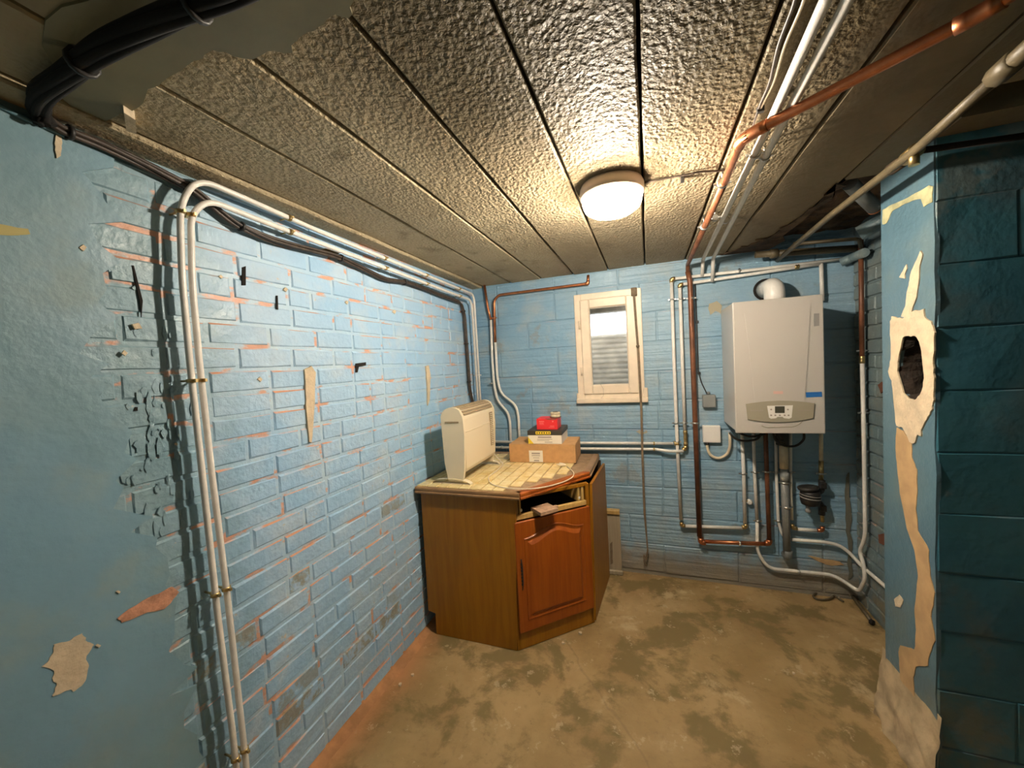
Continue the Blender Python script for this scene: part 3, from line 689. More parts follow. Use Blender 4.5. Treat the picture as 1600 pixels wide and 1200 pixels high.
add('top_run', MB().tube(P2([(1285, 412), (1210, 423), (1062, 445)], off), .0095, .02, 12), m_white_pipe, tB)
add('vertical_run', MB().tube(P2([(1062, 445), (1066, 560), (1070, 672)], off), .0105, .02, 14), m_white_pipe, tB)
add('valve', MB().lathe([(.009, -.055), (.013, -.05), (.013, -.035), (.010, -.03), (.012, -.01), (.012, .01), (.010, .015), (.014, .03), (.014, .045), (.010, .05)], Bk(1071, 684, off), (0, 0, 1), 12), m_brass, tB)
elbow(tB, Bk(1071, 702, off), (0, 0, 1), (-1, 0, 0), .013, m_brass, .022); elbow(tB, Bk(1062, 445, off), (0, 0, -1), (1, 0, 0), .013, m_brass, .02)
for (x, y) in [(1064, 467), (1069, 661)]: clip(tB, Bk(x, y, off), (0, 0, 1), WBD, .0105, m_steel)
for (x, y) in [(1245, 409)]: fitting(tB, Bk(x, y+8, off), (1, 0, 0))
for (x, y), (x2, y2) in (((1180, 240), (1195, 244)), ((1117, 340), (1134, 344))):
    clip(tA, Ce(x, y, .03), (0, 1, 0), WCD, .012, m_steel, .03); clip(tB, Ce(x2, y2, .03), (0, 1, 0), WCD, .012, m_steel, .03)
hz = pipe('heating_pipe', 'upper of the two level white pipes on the back wall under the window', [('pipe_run', P2([(768, 690), (900, 692), (1052, 693)], off), .0095, m_white_pipe, .02)])
fitting(hz, Bk(1057, 693, off), (1, 0, 0), .014, .03); clip(hz, Bk(1022, 693, off), (1, 0, 0), WBD, .0095)
hz = pipe('heating_pipe', 'lower of the two level white pipes on the back wall under the window', [('pipe_run', P2([(768, 699), (900, 701), (1025, 702)], off)+[Bk(1045, 705, .05), Bk(1068, 705, .045)], .0095, m_white_pipe, .02)])
clip(hz, Bk(1022, 702, off), (1, 0, 0), WBD, .0095); clip(hz, Bk(784, 699, off), (1, 0, 0), WBD, .0095, m_steel)
add('cover_pipe', MB().tube(P2([(1283, 412), (1285, 470)], off), .0105, .01, 12), m_white_pipe, tB)

# big copper gas pipe: across the ceiling, down the back wall and up under the boiler
zc = 2.085
cp_ = [onZ(1625, -36, zc), onZ(1530, 22, zc), onZ(1180, 205, zc), onZ(1158, 220, zc), onZ(1132, 285, zc)]
tc = thing('copper_pipe', 'long copper pipe from the top right along the ceiling and down beside the boiler', 'pipe', Bk(1095, 846, .04))
add('bright_section', MB().tube(cp_, .0125, .03, 14), m_copper, tc)
add('ceiling_section', MB().tube([cp_[-1], Vector((.262, 2.68, zc)), Vector((.262, 2.70, zc-.05))], .0125, .02, 14), m_old_copper, tc)
add('wall_section', MB().tube([Vector((.262, 2.70, zc-.04)), Bk(1078, 440, .05), Bk(1084, 600, .045), Bk(1093, 838, .045)], .0155, .01, 14), m_old_copper, tc)
add('bottom_section', MB().tube(P2([(1102, 846), (1198, 850)], .045), .0125, .02, 14), m_copper, tc)
add('boiler_section', MB().tube(P2([(1202, 846), (1198, 735), (1196, 672)], .045), .0125, .02, 14), m_old_copper, tc)
elbow(tc, Bk(1095, 847, .045), (0, 0, 1), (1, 0, 0), .018, m_copper, .028); elbow(tc, Bk(1202, 849, .045), (0, 0, 1), (-1, 0, 0), .0165, m_copper, .024)
elbow(tc, cp_[1], cp_[0]-cp_[1], cp_[2]-cp_[1], .0155, m_copper, .03); elbow(tc, cp_[2], cp_[1]-cp_[2], cp_[3]-cp_[2], .0155, m_copper, .03); elbow(tc, cp_[3], cp_[2]-cp_[3], cp_[4]-cp_[3], .0155, m_copper, .03)
for y_ in (1.5, 1.95): clip(tc, (.262, y_, zc), (0, 1, 0), WCD, .0135, m_steel, .05)
for (x, y) in [(1198, 737)]: clip(tc, Bk(x, y, .045), (0, 0, 1), WBD, .0125, m_steel, .04)
clip(tc, Bk(1086, 661, .045), (0, 0, 1), WBD, .016, m_steel, .04); clip(tc, Bk(1080, 466, .045), (0, 0, 1), WBD, .016, m_steel, .04)
clip(tc, Bk(1156, 849, .045), (1, 0, 0), WBD, .0125, m_steel, .04)

# small pipes below the boiler
off = .035
t = pipe('condensate_pipe', 'white pipe from under the boiler sweeping low along the skirting into the corner loop',
    [('vertical_run', P2([(1177, 670), (1179, 740), (1183, 815)], off), .0095, m_white_pipe, .03),
     ('lower_run', P2([(1183, 812), (1183, 862), (1200, 888), (1250, 893), (1300, 898)], off)+[Bk(1322, 910, .05), Rw(1342, 925, .035), Rw(1352, 905, .035), Rw(1349, 880, .035), Rw(1343, 862, .035), Rw(1352, 840, .035), Rw(1350, 700, .035), Rw(1347, 562, .035)], .0095, m_white_pipe, .05),
     ('copper_section', [Rw(1347, 562, .035), Rw(1346, 470, .035), Rw(1345, 372, .035)], .0115, m_old_copper, .02)])
for (x, y) in [(1180, 738), (1184, 814)]: clip(t, Bk(x, y, off), (0, 0, 1), WBD, .0095, m_steel)
clip(t, Bk(1248, 893, off), (1, 0, 0), WBD, .0095, m_steel)
for (x, y) in [(1350, 817), (1348, 645), (1346, 548)]: clip(t, Rw(x, y, .035), (0, 0, 1), (1, 0, 0), .0095, m_steel)
fitting(t, Rw(1347, 562, .035), (0, 0, 1), .0125, .04)
t = pipe('condensate_pipe', 'white pipe from behind the grey drain across the corner and along the right wall',
    [('pipe_run', P2([(1236, 843), (1290, 847), (1312, 852)], off)+[Bk(1328, 864, .045), Rw(1346, 884, .022), Rw(1384, 917, .022), Rw(1396, 928, .022)], .0095, m_white_pipe, .05)])
clip(t, Rw(1352, 889, .022), (0, 1, 0), (1, 0, 0), .0095, m_steel, .02)
t = pipe('condensate_pipe', 'thin white pipe just left of the grey drain, its foot curling behind it',
    [('pipe_run', P2([(1212, 670), (1213, 740), (1216, 815), (1222, 835), (1230, 842)], off), .0085, m_white_pipe, .04)])
for (x, y) in [(1213, 738), (1216, 814)]: clip(t, Bk(x, y, off), (0, 0, 1), WBD, .0085, m_steel)
t = pipe('drain_pipe', 'fat grey plastic drain pipe under the boiler with a beige upper sleeve',
    [('grey_section', P2([(1225, 728), (1230, 866)], .055), .021, m_grey_pvc, .02), ('beige_sleeve', P2([(1224, 690), (1225, 732)], .055), .024, m_cream_pipe, .02)])
add('socket', MB().lathe([(.021, -.03), (.0245, -.03), (.0245, .03), (.021, .03)], Bk(1226, 745, .055), (0, 0, 1), 16), m_grey_pvc, t)
add('siphon', MB().lathe([(.02, -.05), (.033, -.045), (.033, .03), (.02, .045)], Bk(1222, 683, .06), (0, 0, 1), 16), m_black, t)
elbow(t, Bk(1231, 870, .055), (0, 0, 1), (0, 1, 0), .024, m_grey_pvc, .04)
for (x, y) in [(1226, 754), (1229, 792)]: clip(t, Bk(x, y, .055), (0, 0, 1), WBD, .0215, m_steel, .05)
t = pipe('supply_pipe', 'white pipe right of the drain turning to the black filter',
    [('vertical_run', P2([(1235, 670), (1235, 740), (1237, 812)], off), .0095, m_white_pipe, .02), ('cross_run', P2([(1246, 827), (1276, 829)], off), .010, m_white_pipe, .02)])
elbow(t, Bk(1238, 825, off), (0, 0, 1), (1, 0, 0), .012, m_brass, .025); elbow(t, Bk(1285, 829, off), (0, 0, 1), (-1, 0, 0), .012, m_copper, .025)
add('brass_riser', MB().tube(P2([(1285, 815), (1284, 800)], off), .011, .02, 12), m_brass, t)
clip(t, Bk(1236, 738, off), (0, 0, 1), WBD, .0095, m_steel)
t = pipe('supply_pipe', 'cream pipe with brass lower end dropping from the boiler to the black filter',
    [('painted_section', P2([(1283, 670), (1283, 720)], off), .0105, m_cream_pipe, .02), ('brass_section', P2([(1283, 720), (1283, 752)], off), .0125, m_brass, .02)])
clip(t, Bk(1283, 740, off), (0, 0, 1), WBD, .0125, m_steel)
# black filter
t = thing('magnetic_filter', 'black round filter with grey bands hung between two pipes at lower right', 'filter', Bk(1270, 775, .06))
c_ = Bk(1266, 776, .085)
add('filter_body', MB().lathe([(.02, -.055), (.044, -.045), (.05, -.02), (.05, .02), (.046, .035), (.02, .045)], c_, (0, 0, 1), 24), m_black, t)
add('cap', MB().lathe([(.03, 0), (.05, .003), (.053, .018), (.03, .022)], c_+Vector((-.008, 0, .04)), (-.15, 0, 1), 12), m_black, t)
add('band', MB().lathe([(.049, -.006), (.0525, -.006), (.0525, .0), (.049, .0)], c_+Vector((0, 0, -.002)), (.1, 0, 1), 24), m_greysticker, t)
add('band', MB().lathe([(.049, -.004), (.0525, -.004), (.0525, .0), (.049, .0)], c_+Vector((0, 0, .014)), (.1, 0, 1), 24), m_greysticker, t)
add('drain_nozzle', MB().lathe([(.012, -.095), (.014, -.09), (.014, -.08), (.010, -.075), (.010, -.04)], c_+Vector((-.012, 0, 0)), (0, 0, 1), 14), m_greysticker, t)
add('connector', MB().tube([c_+Vector((.03, 0, .02)), Bk(1284, 766, .045), Bk(1284, 750, .04)], .017, .02, 12), m_black, t)
add('connector', MB().tube([c_+Vector((.03, 0, -.02)), Bk(1284, 790, .045), Bk(1284, 804, .04)], .017, .02, 12), m_black, t)
for y_ in (759, 795):
    add('tap_handle', MB().box(Bk(1283, y_+5, .075), Bk(1290, y_-6, .055), .003), m_black, t)
# radiator-style knob between pipes
t = thing('thermostat_knob', 'small white knob on the wall between pipes below the boiler', 'knob', Bk(1170, 783, .02))
add('knob', MB().lathe([(.01, 0), (.016, .003), (.018, .012), (.014, .03), (.009, .034)], Bk(1170, 783, .0), (0, -1, 0), 10), m_plastic, t)
add('stem', MB().tube([Bk(1160, 783, .032), Bk(1170, 783, .02)], .005, seg=8), m_brass, t)

# gas pipe under the ceiling at right with its tap
gz = 2.055
gp = [Vector((.758, 2.74, gz)), onZ(1300, 335, gz), onZ(1430, 235, gz-.005), onZ(1560, 118, gz-.005)]
t = thing('gas_pipe', 'ochre painted pipe running under the ceiling towards the top right corner', 'pipe', gp[0])
add('pipe_run', MB().tube(gp, .0125, .05, 14), m_gas, t)
add('near_section', MB().tube([onZ(1556, 121, gz-.005), onZ(1640, 45, gz-.005)], .017, .02, 14), m_gas, t)
add('union', MB().lathe([(.014, -.03), (.021, -.028), (.021, .028), (.014, .03)], onZ(1572, 106, gz-.005), (gp[3]-gp[2]), 8), m_gas, t)
add('tee', MB().lathe([(.013, -.03), (.02, -.028), (.02, .028), (.013, .03)], onZ(1424, 241, gz), (gp[3]-gp[2]), 12).tube([onZ(1428, 236, gz), onZ(1428, 236, gz)+Vector((0, 0, -.04))], .012, seg=10), m_brass, t)
add('sleeve', MB().tube([onZ(1412, 251, gz), onZ(1392, 265, gz)], .018, seg=12), m_rust, t)
add('dark_branch', MB().tube([onZ(1432, 236, gz), Vector((1.05, 1.50, 2.055)), Vector((2.0, 1.50, 2.04))], .009, .02, 10), m_void, t)
# pipes and stubs in the dark corner above the boiler
t = thing('ceiling_pipe', 'thick ochre pipe with an open end lying level above the boiler', 'pipe', Bk(1186, 396, .1))
add('pipe_run', MB().tube([onY(1180, 398, 2.62), onY(1340, 388, 2.62)], .019, seg=14), m_gas, t)
add('union', MB().lathe([(.018, -.02), (.027, -.018), (.027, .018), (.018, .02)], onY(1209, 396, 2.62), (1, 0, 0), 8), m_gas, t)
t = thing('ceiling_pipe', 'thin pale pipe just under the ceiling above the boiler', 'pipe', onY(1270, 378, 2.55))
add('pipe_run', MB().tube([onY(1240, 381, 2.5), onY(1342, 373, 2.5), Rw(1346, 390, .03)], .009, .02, 12), m_gas, t)
t = thing('pipe_stub', 'short grey pipe stub with a bright cut end by the top of the pier', 'pipe', onZ(1355, 310, 2.08))
add('stub', MB().tube([onZ(1328, 287, 2.15), onZ(1367, 325, 2.08)], .026, seg=16), m_greybox, t)
add('cut_end', MB().lathe([(.02, -.002), (.027, -.002), (.027, .004), (.02, .004)], onZ(1367, 325, 2.08), onZ(1367, 325, 2.08)-onZ(1328, 287, 2.15), 16), m_copper, t)
t = thing('lagged_pipe', 'fat blue-grey pipe entering the right wall beside the pier top', 'pipe', onY(1345, 360, 2.3))
add('pipe_body', MB().tube([onY(1342, 365, 2.35), onY(1385, 342, 2.3), onY(1420, 335, 2.25)], .035, .04, 16), m_right, t)
t = thing('lagged_pipe', 'pale plastered pipe end in the corner right of the boiler top', 'pipe', Bk(1320, 410, .06))
add('pipe_body', MB().tube([Bk(1314, 410, .03), Bk(1333, 402, .06), Rw(1350, 395, .05)], .024, .03, 14), m_right, t)

# ---------------- ceiling lamp ----------------
LC = Vector((-.10, 1.455, ZC))
t = thing('ceiling_lamp', 'round glass ceiling lamp with a cream rim, lit, on the stippled ceiling', 'lamp', LC)
add('lamp_base', MB().lathe([(.100, .0), (.108, -.002), (.112, -.012), (.112, -.040), (.104, -.044)], LC+Vector((0, 0, .0)), (0, 0, 1), 48), m_lampbase, t)
add('glass_bowl', MB().lathe([(.100, -.040), (.104, -.046), (.104, -.062), (.097, -.082), (.078, -.096), (.04, -.104), (.0, -.106)], LC, (0, 0, 1), 48), m_bowl, t)
bd = bpy.data.lights.new('lamp_bulb', 'POINT'); bd.energy = 98; bd.color = LAMP_COLOR; bd.shadow_soft_size = .028
bo = bpy.data.objects.new('lamp_bulb', bd); COL.objects.link(bo); bo.parent = t; bo.location = (0, 0, -.070)
add('screw', MB().tube([LC+Vector((-.105, .05, -.03)), LC+Vector((-.118, .055, -.03))], .004, seg=8), m_brass, t)
t = thing('lamp_cable', 'brown cable clipped to the ceiling from the lamp to the copper pipe', 'cable', Ce(1068, 273, .006))
add('cable_run', MB().tube([Ce(1003, 286, .008), Ce(1035, 280, .008), Ce(1066, 274, .010), Ce(1095, 268, .008), Ce(1128, 267, .012), Ce(1150, 262, .012)], .0038, .02, 8), m_cable, t)
add('cable_clip', MB().box(Ce(1066, 276)+Vector((-.006, -.004, -.018)), Ce(1066, 276)+Vector((.006, .012, 0)), .001), m_black, t)
t = thing('cable_pair', 'two thin cream cables on the ceiling left of the white pipes', 'cable', Ce(1225, 60))
for dx in (0, 14): add('cable', MB().tube([Ce(1250+dx, -40, .006), Ce(1243+dx, 0, .006), Ce(1216+dx*.7, 70, .006), Ce(1203+dx*.4, 130, .006), Ce(1187+dx*.2, 165, .006), Ce(1176, 200, .006)], .0032, .03, 6), m_cord if dx else m_cable, t)
add('cable_clip', MB().box(Ce(1188, 167)+Vector((-.008, -.006, -.014)), Ce(1188, 167)+Vector((.008, .006, 0)), .001), m_black, t)

# ---------------- boiler ----------------
BX0, BX1, BY, BZ0, BZ1 = .451, .861, 2.40, 1.063, 1.787
t = thing('boiler', 'white wall-hung boiler with a beige control panel on the back wall', 'boiler', (.655, 2.75, BZ0))
add('casing', MB().box((BX0, BY+.02, BZ0+.01), (BX1, YB, BZ1-.002), .004), m_enamel, t)
add('front_cover', MB().box((BX0-.001, BY, BZ0), (BX1+.001, BY+.022, BZ1), .005, seg=2), m_enamel, t)
def FB(x, y): p = onY(x, y, BY); return (p.x, p.z)
def fplate(name, pts, th, mat, label=None, y=BY, par=t):
    return add(name, MB().prism([(FB(*p)[0], y+.001, FB(*p)[1]) for p in pts], (0, -th-.001, 0)), mat, par, label)
def arc(a, b_, c, n=8):
    return [tuple(Vector(a)*(1-k/n)**2+Vector(c)*2*(k/n)*(1-k/n)+Vector(b_)*(k/n)**2) for k in range(n)]
fplate('centre_panel', [(1163, 489), (1266, 479), (1262, 560), (1257, 628), (1180, 629), (1172, 560)], .003, m_enamel)
cpn = arc((1165, 631), (1272, 630), (1218, 621)) + [(1272, 630), (1270, 653)] + arc((1270, 653), (1168, 655), (1218, 665)) + [(1168, 655)]
pn = fplate('control_panel', cpn, .007, m_greybeige, 'beige lens-shaped control panel')
def sub(name, pts, th, mat, par, yy): return add(name, MB().prism([(FB(*p)[0], yy+.0005, FB(*p)[1]) for p in pts], (0, -th-.0005, 0)), mat, par)
sub('keypad', [(1198, 634), (1238, 633), (1236, 652), (1232, 654), (1224, 653), (1222, 651), (1214, 651), (1212, 653), (1204, 654), (1201, 652)], .002, m_plastic, pn, BY-.007)
sub('screen', [(1210, 634.5), (1225, 634.5), (1225, 645), (1210, 645)], .0015, m_screen, pn, BY-.009)
for (x, y) in [(1204, 639.5), (1230, 639.5), (1204, 648.5), (1210.5, 648.5), (1217.5, 648.5), (1225, 648.5), (1231, 648.5)]:
    sub('button', [(x+1.6*math.cos(a), y+1.3*math.sin(a)) for a in [k*math.pi/4 for k in range(8)]], .002, m_greyprint, pn, BY-.009)
for x in (1172, 1246): sub('groove', [(x, 641), (x+20, 640.5), (x+20, 641.5), (x, 642)], .0008, m_greyprint, pn, BY-.007)
fplate('badge', [(1208, 611), (1223, 611), (1223, 615.5), (1208, 615.5)], .0012, m_pink, 'small faded pink badge', BY-.003)
fplate('blue_sticker', [(1259, 613), (1284, 612), (1284.5, 620), (1259.5, 621)], .001, m_blue, 'blue rectangular sticker')
fplate('grey_sticker', [(1271.5, 490), (1280, 489.5), (1280, 509), (1271.5, 510)], .001, m_greysticker, 'small grey upright sticker')
gl = [FB(*p) for p in [(1190, 665), (1196, 668), (1240, 667), (1249, 663), (1254, 657)]]
add('grip_recess', MB().tube([(x, BY, z) for x, z in gl], .0022, .015, 6), m_greybeige, t)
fx = .702; fy = 2.60
add('flue_elbow', MB().tube([(fx, fy, BZ1-.003), (fx, fy, BZ1+.095), (fx-.008, YB+.03, BZ1+.10)], .052, .075, 28), m_enamel, t, 'white elbow of the flue').data.materials[0] = m_plastic
add('flue_collar', MB().lathe([(.05, 0), (.062, .001), (.062, .014), (.054, .018)], (fx, fy, BZ1-.002), (0, 0, 1), 28), m_enamel, t)
add('flue_seal', MB().lathe([(.054, 0), (.066, 0), (.066, .006), (.054, .006)], (fx-.006, YB-.004, BZ1+.10), (0, -1, 0), 24), m_void, t)
add('under_tray', MB().box((BX0+.03, BY+.05, BZ0-.006), (BX1-.03, YB-.02, BZ0+.012), .002), m_black, t)
for k, pts in enumerate([[(1140, 676), (1148, 686), (1165, 690), (1185, 686), (1190, 676)], [(1150, 674), (1172, 684), (1196, 678)], [(1208, 676), (1212, 690), (1228, 698), (1246, 697), (1257, 686), (1256, 676)], [(1212, 676), (1218, 688), (1226, 690)]]):
    add('hose', MB().tube([onY(x, y, 2.60) for x, y in pts], .0065, .05, 8), m_black, t)
# flex to the white box
t = thing('junction_box', 'square white junction box left of the boiler foot with a looping white conduit', 'box', Bk(1111, 677))
add('box_lid', MB().box(Bk(1097.5, 690)+Vector((0, -.035, 0)), Bk(1124.5, 664), .006, seg=2), m_plastic, t)
add('conduit', MB().tube([Bk(1105, 688, .02), Bk(1105, 701, .02), Bk(1110, 712, .02), Bk(1122, 717, .02), Bk(1136, 711, .02), Bk(1141, 698, .03), Bk(1140, 676, .04)], .0085, .045, 10), m_cord, t)
add('gland', MB().lathe([(.008, -.008), (.012, -.007), (.012, .008), (.008, .009)], Bk(1105, 693, .02), (0, 0, 1), 10), m_black, t)
t = thing('junction_box', 'grey box with a dark cable from above, left of the boiler', 'box', Bk(1107, 628))
add('box_lid', MB().box(Bk(1097, 636)+Vector((0, -.04, 0)), Bk(1117, 616), .006, seg=2).tube([Bk(1107, 616, .02), Bk(1107, 612, .02)], .009, seg=8), m_greybox, t)
add('cable', MB().tube([Bk(1086, 440, .012), Bk(1089, 520, .012), Bk(1091, 580, .012), Bk(1096, 598, .012), Bk(1105, 616, .02)], .0035, .02, 8), m_black, t)
for (x, y) in [(1089, 503), (1092, 583)]: add('cable_clip', MB().box(Bk(x-2, y+2)+Vector((0, -.018, 0)), Bk(x+2, y-2), .001), m_black, t)

# strap hanging beside the window
t = thing('shutter_strap', 'thin brown strap hanging down right of the window to near the floor', 'strap', Bk(1010, 882, .05))
sp_ = [(990, 455), (994, 510), (997, 545), (999, 580), (1002, 640), (1004, 720), (1007, 800), (1010, 835), (1012, 860), (1009, 875)]
b = MB(); pr = None
for k, (x, y) in enumerate(sp_):
    p = Bk(x, y, .045); wd = .0075 if k < 7 else .005
    ring = [b.b.verts.new(p+Vector(v)) for v in ((-wd, -.001, 0), (wd, -.001, 0), (wd, .001, 0), (-wd, .001, 0))]
    if pr: [b.b.faces.new((pr[i], pr[(i+1) % 4], ring[(i+1) % 4], ring[i])) for i in range(4)]
    else: b.b.faces.new(ring)
    pr = ring
b.b.faces.new(pr[::-1]); add('strap_band', b, m_strap, t)
add('roller', MB().box(Bk(986, 462, .05), Bk(995, 450, .015), .003), m_strap, t)
add('knot', MB().lathe([(.003, -.012), (.011, -.004), (.012, .004), (.003, .012)], Bk(996.5, 541, .045), (0, 0, 1), 8), m_strap, t)
add('frayed_end', MB().tube([Bk(1009, 872, .045), Bk(1006, 866, .03), Bk(1006, 878, .04), Bk(1010, 884, .045)], .004, .01, 6), m_strap, t)
# board leaning by the cabinet
t = thing('leaning_board', 'narrow grey board standing against the back wall right of the cabinet', 'board', (-.28, 2.70, 0))
add('board_panel', MB().box((-.36, 2.705, .0), (-.222, 2.725, .44), .002), m_oldwood, t)
add('top_batten', MB().box((-.36, 2.69, .43), (-.222, 2.735, .458), .003), m_rail, t)
add('bottom_batten', MB().box((-.36, 2.685, .0), (-.215, 2.705, .028), .003), m_oldwood, t)
add('slot', MB().prism(ragged([Bk(*p, .045) for p in [(953, 850), (957, 846), (958, 880), (954, 882)]], .002, 4, 1, 'xz'), (0, -.0015, 0)), m_strap, t)

# ---------------- corner cabinet ----------------
t = cab = thing('corner_cabinet', 'wooden corner base cabinet with tiled top and arched oak door', 'cabinet', (-.75, 2.2, 0))
add('side_panel', MB().prism([(-1.215, 1.82, .13), (-1.235, 1.82, .13), (-1.235, 1.82, .818), (-.668, 1.82, .812), (-.704, 1.82, .0), (-1.19, 1.82, .0), (-1.19, 1.82, .12)][1:], (0, .018, 0)), m_veneer, t, 'ochre veneered side facing the room')
add('side_panel', MB().prism([(-.352, 2.17, 0), (-.318, 2.66, 0), (-.318, 2.66, .80), (-.342, 2.19, .80)], (.016, 0, 0)), m_veneer, t)
# diagonal front: origin F0, direction D along width, N outward
F0 = Vector((-.700, 1.822, 0)); D = Vector((.354, .328, 0)); Wd = D.length; D = D.normalized(); N = Vector((D.y, -D.x, 0))
def DM(u, n, z): return F0 + D*u + N*n + Vector((0, 0, z))
DMx = Matrix.Translation(F0) @ Matrix(((D.x, -N.x, 0), (D.y, -N.y, 0), (0, 0, 1))).to_4x4()
def dbox(b, u0, u1, n0, n1, z0, z1, bev=0): return b.box((u0, -n1, z0), (u1, -n0, z1), bev, DMx)
add('stile', dbox(MB(), 0, .018, -.018, .002, 0, .815, .001), m_veneer, t); add('stile', dbox(MB(), Wd-.016, Wd+.006, -.018, .002, 0, .815, .001), m_veneer, t)
add('front_rail', dbox(MB(), .016, Wd-.016, -.016, .004, .695, .722, .002), m_rail, t)
add('front_rail', dbox(MB(), .0, Wd, -.016, .0, .802, .822, .002), m_veneer, t)
add('kickboard', dbox(MB(), .010, Wd-.0, -.014, .002, 0.0, .095, .001), m_veneer, t)
for u0, u1 in ((.030, .046), (.054, .064), (Wd-.066, Wd-.052), (Wd-.042, Wd-.026)):
    add('drawer_slat', dbox(MB(), u0, u1, -.30, -.004, .722, .802, .001), m_rail, t)
for u0 in (.058, Wd-.062): add('drawer_runner', dbox(MB(), u0, u0+.012, -.3, -.002, .735, .748, .001), m_plastic, t)
b = MB().box((-1.18, 2.66, 0), (-.33, 2.67, .82)).box((-1.235, 1.84, 0.13), (-1.225, 2.57, .82)).box((-1.18, 2.57, 0), (-1.17, 2.66, .82)).prism([(-1.22, 1.85, .10), (-.68, 1.85, .10), (-.36, 2.18, .10), (-.34, 2.66, .10), (-1.17, 2.66, .10)], (0, 0, .015))
add('carcass', b, simple('shaded_carcass_board', (.045, .025, .01), .8), t)  # cabinet interior: its shade is put into the board colour
# door
du0, du1, dz0, dz1 = .012, Wd-.004, .098, .690
dr = add('door', dbox(MB(), du0, du1, .004, .019, dz0, dz1, .003), m_oak, t, 'orange oak door with arched raised field')
def loop(ins, n, zt_extra=0):
    u0, u1, z0, z1 = du0+.062+ins, du1-.062-ins, dz0+.075+ins, dz1-.105-ins
    pts = [(u0, z0), (u1, z0)]
    W = u1-u0; K = 24
    for k in range(K+1):
        f_ = k/K; u = u1-W*f_; s_ = math.sin(math.pi*f_); e = abs(2*f_-1)
        z = z1 + .045*(0.5-0.5*math.cos(2*math.pi*min(1, max(0, (f_)))))**1.1
        pts.append((u, z))
    return [DM(u, n, z) for u, z in pts]
def bridge(b, A_, B_):
    va = [b.b.verts.new(p) for p in A_]; vb = [b.b.verts.new(p) for p in B_]
    for i in range(len(va)): j = (i+1) % len(va); b.b.faces.new((va[i], va[j], vb[j], vb[i]))
    return vb
b = MB(); bridge(b, loop(-.014, .0185), loop(-.010, .0235)); bridge(b, loop(-.010, .0235), loop(-.002, .0205)); bridge(b, loop(-.002, .0205), loop(.006, .0192))
bridge(b, loop(.006, .0192), loop(.024, .0300)); vb = bridge(b, loop(.024, .0300), loop(.026, .0302))
me = b.b; es = [e for e in me.edges if all(v in vb for v in e.verts)]
bmesh.ops.triangle_fill(me, edges=es, use_beauty=True)
add('raised_field', b, m_oak, dr)
b = MB(); 
for k in range(7):
    zc_ = .36+.018*k; b.lathe([(.001, -.008), (.0045, -.004), (.0045, .004), (.001, .008)], DM(.038, .021, zc_), (0, 0, 1), 8)
b.tube([DM(.038, .021, .33), DM(.041, .026, .36), DM(.041, .026, .46), DM(.038, .021, .495)], .003, .02, 6)
add('handle', b, m_black, dr, 'dark cast iron handle')
# worktop
WT = [(-1.258, 1.806), (-.638, 1.806), (-.350, 2.245), (-.350, 2.70), (-1.18, 2.70), (-1.18, 2.585), (-1.258, 2.585)]
wt = add('worktop', MB().prism([(x, y, .824) for x, y in WT], (0, 0, .030)), m_board_top, t)
def strip(p, q, name='edge_strip'):
    p = Vector((*p, 0)); q = Vector((*q, 0)); d = (q-p).normalized(); n_ = Vector((d.y, -d.x, 0)); b = MB()
    prof = [(-.03, .0), (.004, .0), (.010, .006), (.010, .012), (.005, .016), (.007, .022), (.007, .032), (.002, .038), (-.03, .038)]
    a = [b.b.verts.new(p+n_*u+Vector((0, 0, .818+v))) for u, v in prof]; c = [b.b.verts.new(q+n_*u+Vector((0, 0, .818+v))) for u, v in prof]
    for i in range(len(prof)): j = (i+1) % len(prof); b.b.faces.new((a[i], a[j], c[j], c[i]))
    b.b.faces.new(a[::-1]); b.b.faces.new(c)
    return add(name, b, m_trimwood if name == 'edge_strip' else m_oak, wt)
strip(WT[0], WT[1]); strip(WT[1], WT[2], 'oak_edge_strip'); strip(WT[2], WT[3])
def inside(x, y):
    dx, dy = WT[2][0]-WT[1][0], WT[2][1]-WT[1][1]; L_ = math.hypot(dx, dy)
    s_ = ((x-WT[1][0])*dy-(y-WT[1][1])*dx)/L_
    return s_ < -.030 and x < -.405 and x > -1.257 and y < 2.69 and not (x < -1.18 and y > 2.58)
tw, td = .066, .088; cache = [MB().box((-tw/2+.0035, -td/2+.0035, -.004), (tw/2-.0035, td/2-.0035, .004), .0015).mesh('tile') for _ in range(2)]
for i in range(14):
    for j in range(11):
        x = -1.256+tw*(i+.5); y = 1.812+td*(j+.5)
        if all(inside(x+sx*tw*.49, y+sy_*td*.49) for sx in (-1, 1) for sy_ in (-1, 1)):
            o = add('tile', cache[0], m_tile, wt, loc=(x, y, .857)); o.rotation_euler = (random.uniform(-.01, .01), random.uniform(-.01, .01), random.uniform(-.008, .008))
ZT = .8615
t = thing('wood_offcut', 'small square wooden offcut jutting from the empty drawer opening', 'wood', DM(.19, .02, .724))
add('offcut_block', MB().box((-.055, -.05, 0), (.055, .05, .020), .002, Matrix.Translation(DM(.185, .028, .7235)) @ Matrix.Rotation(math.atan2(D.y, D.x)+.10, 4, 'Z')).box((.05, -.012, .004), (.085, .010, .014), .002, Matrix.Translation(DM(.185, .028, .7235)) @ Matrix.Rotation(math.atan2(D.y, D.x)+.10, 4, 'Z')), m_offcut, t)

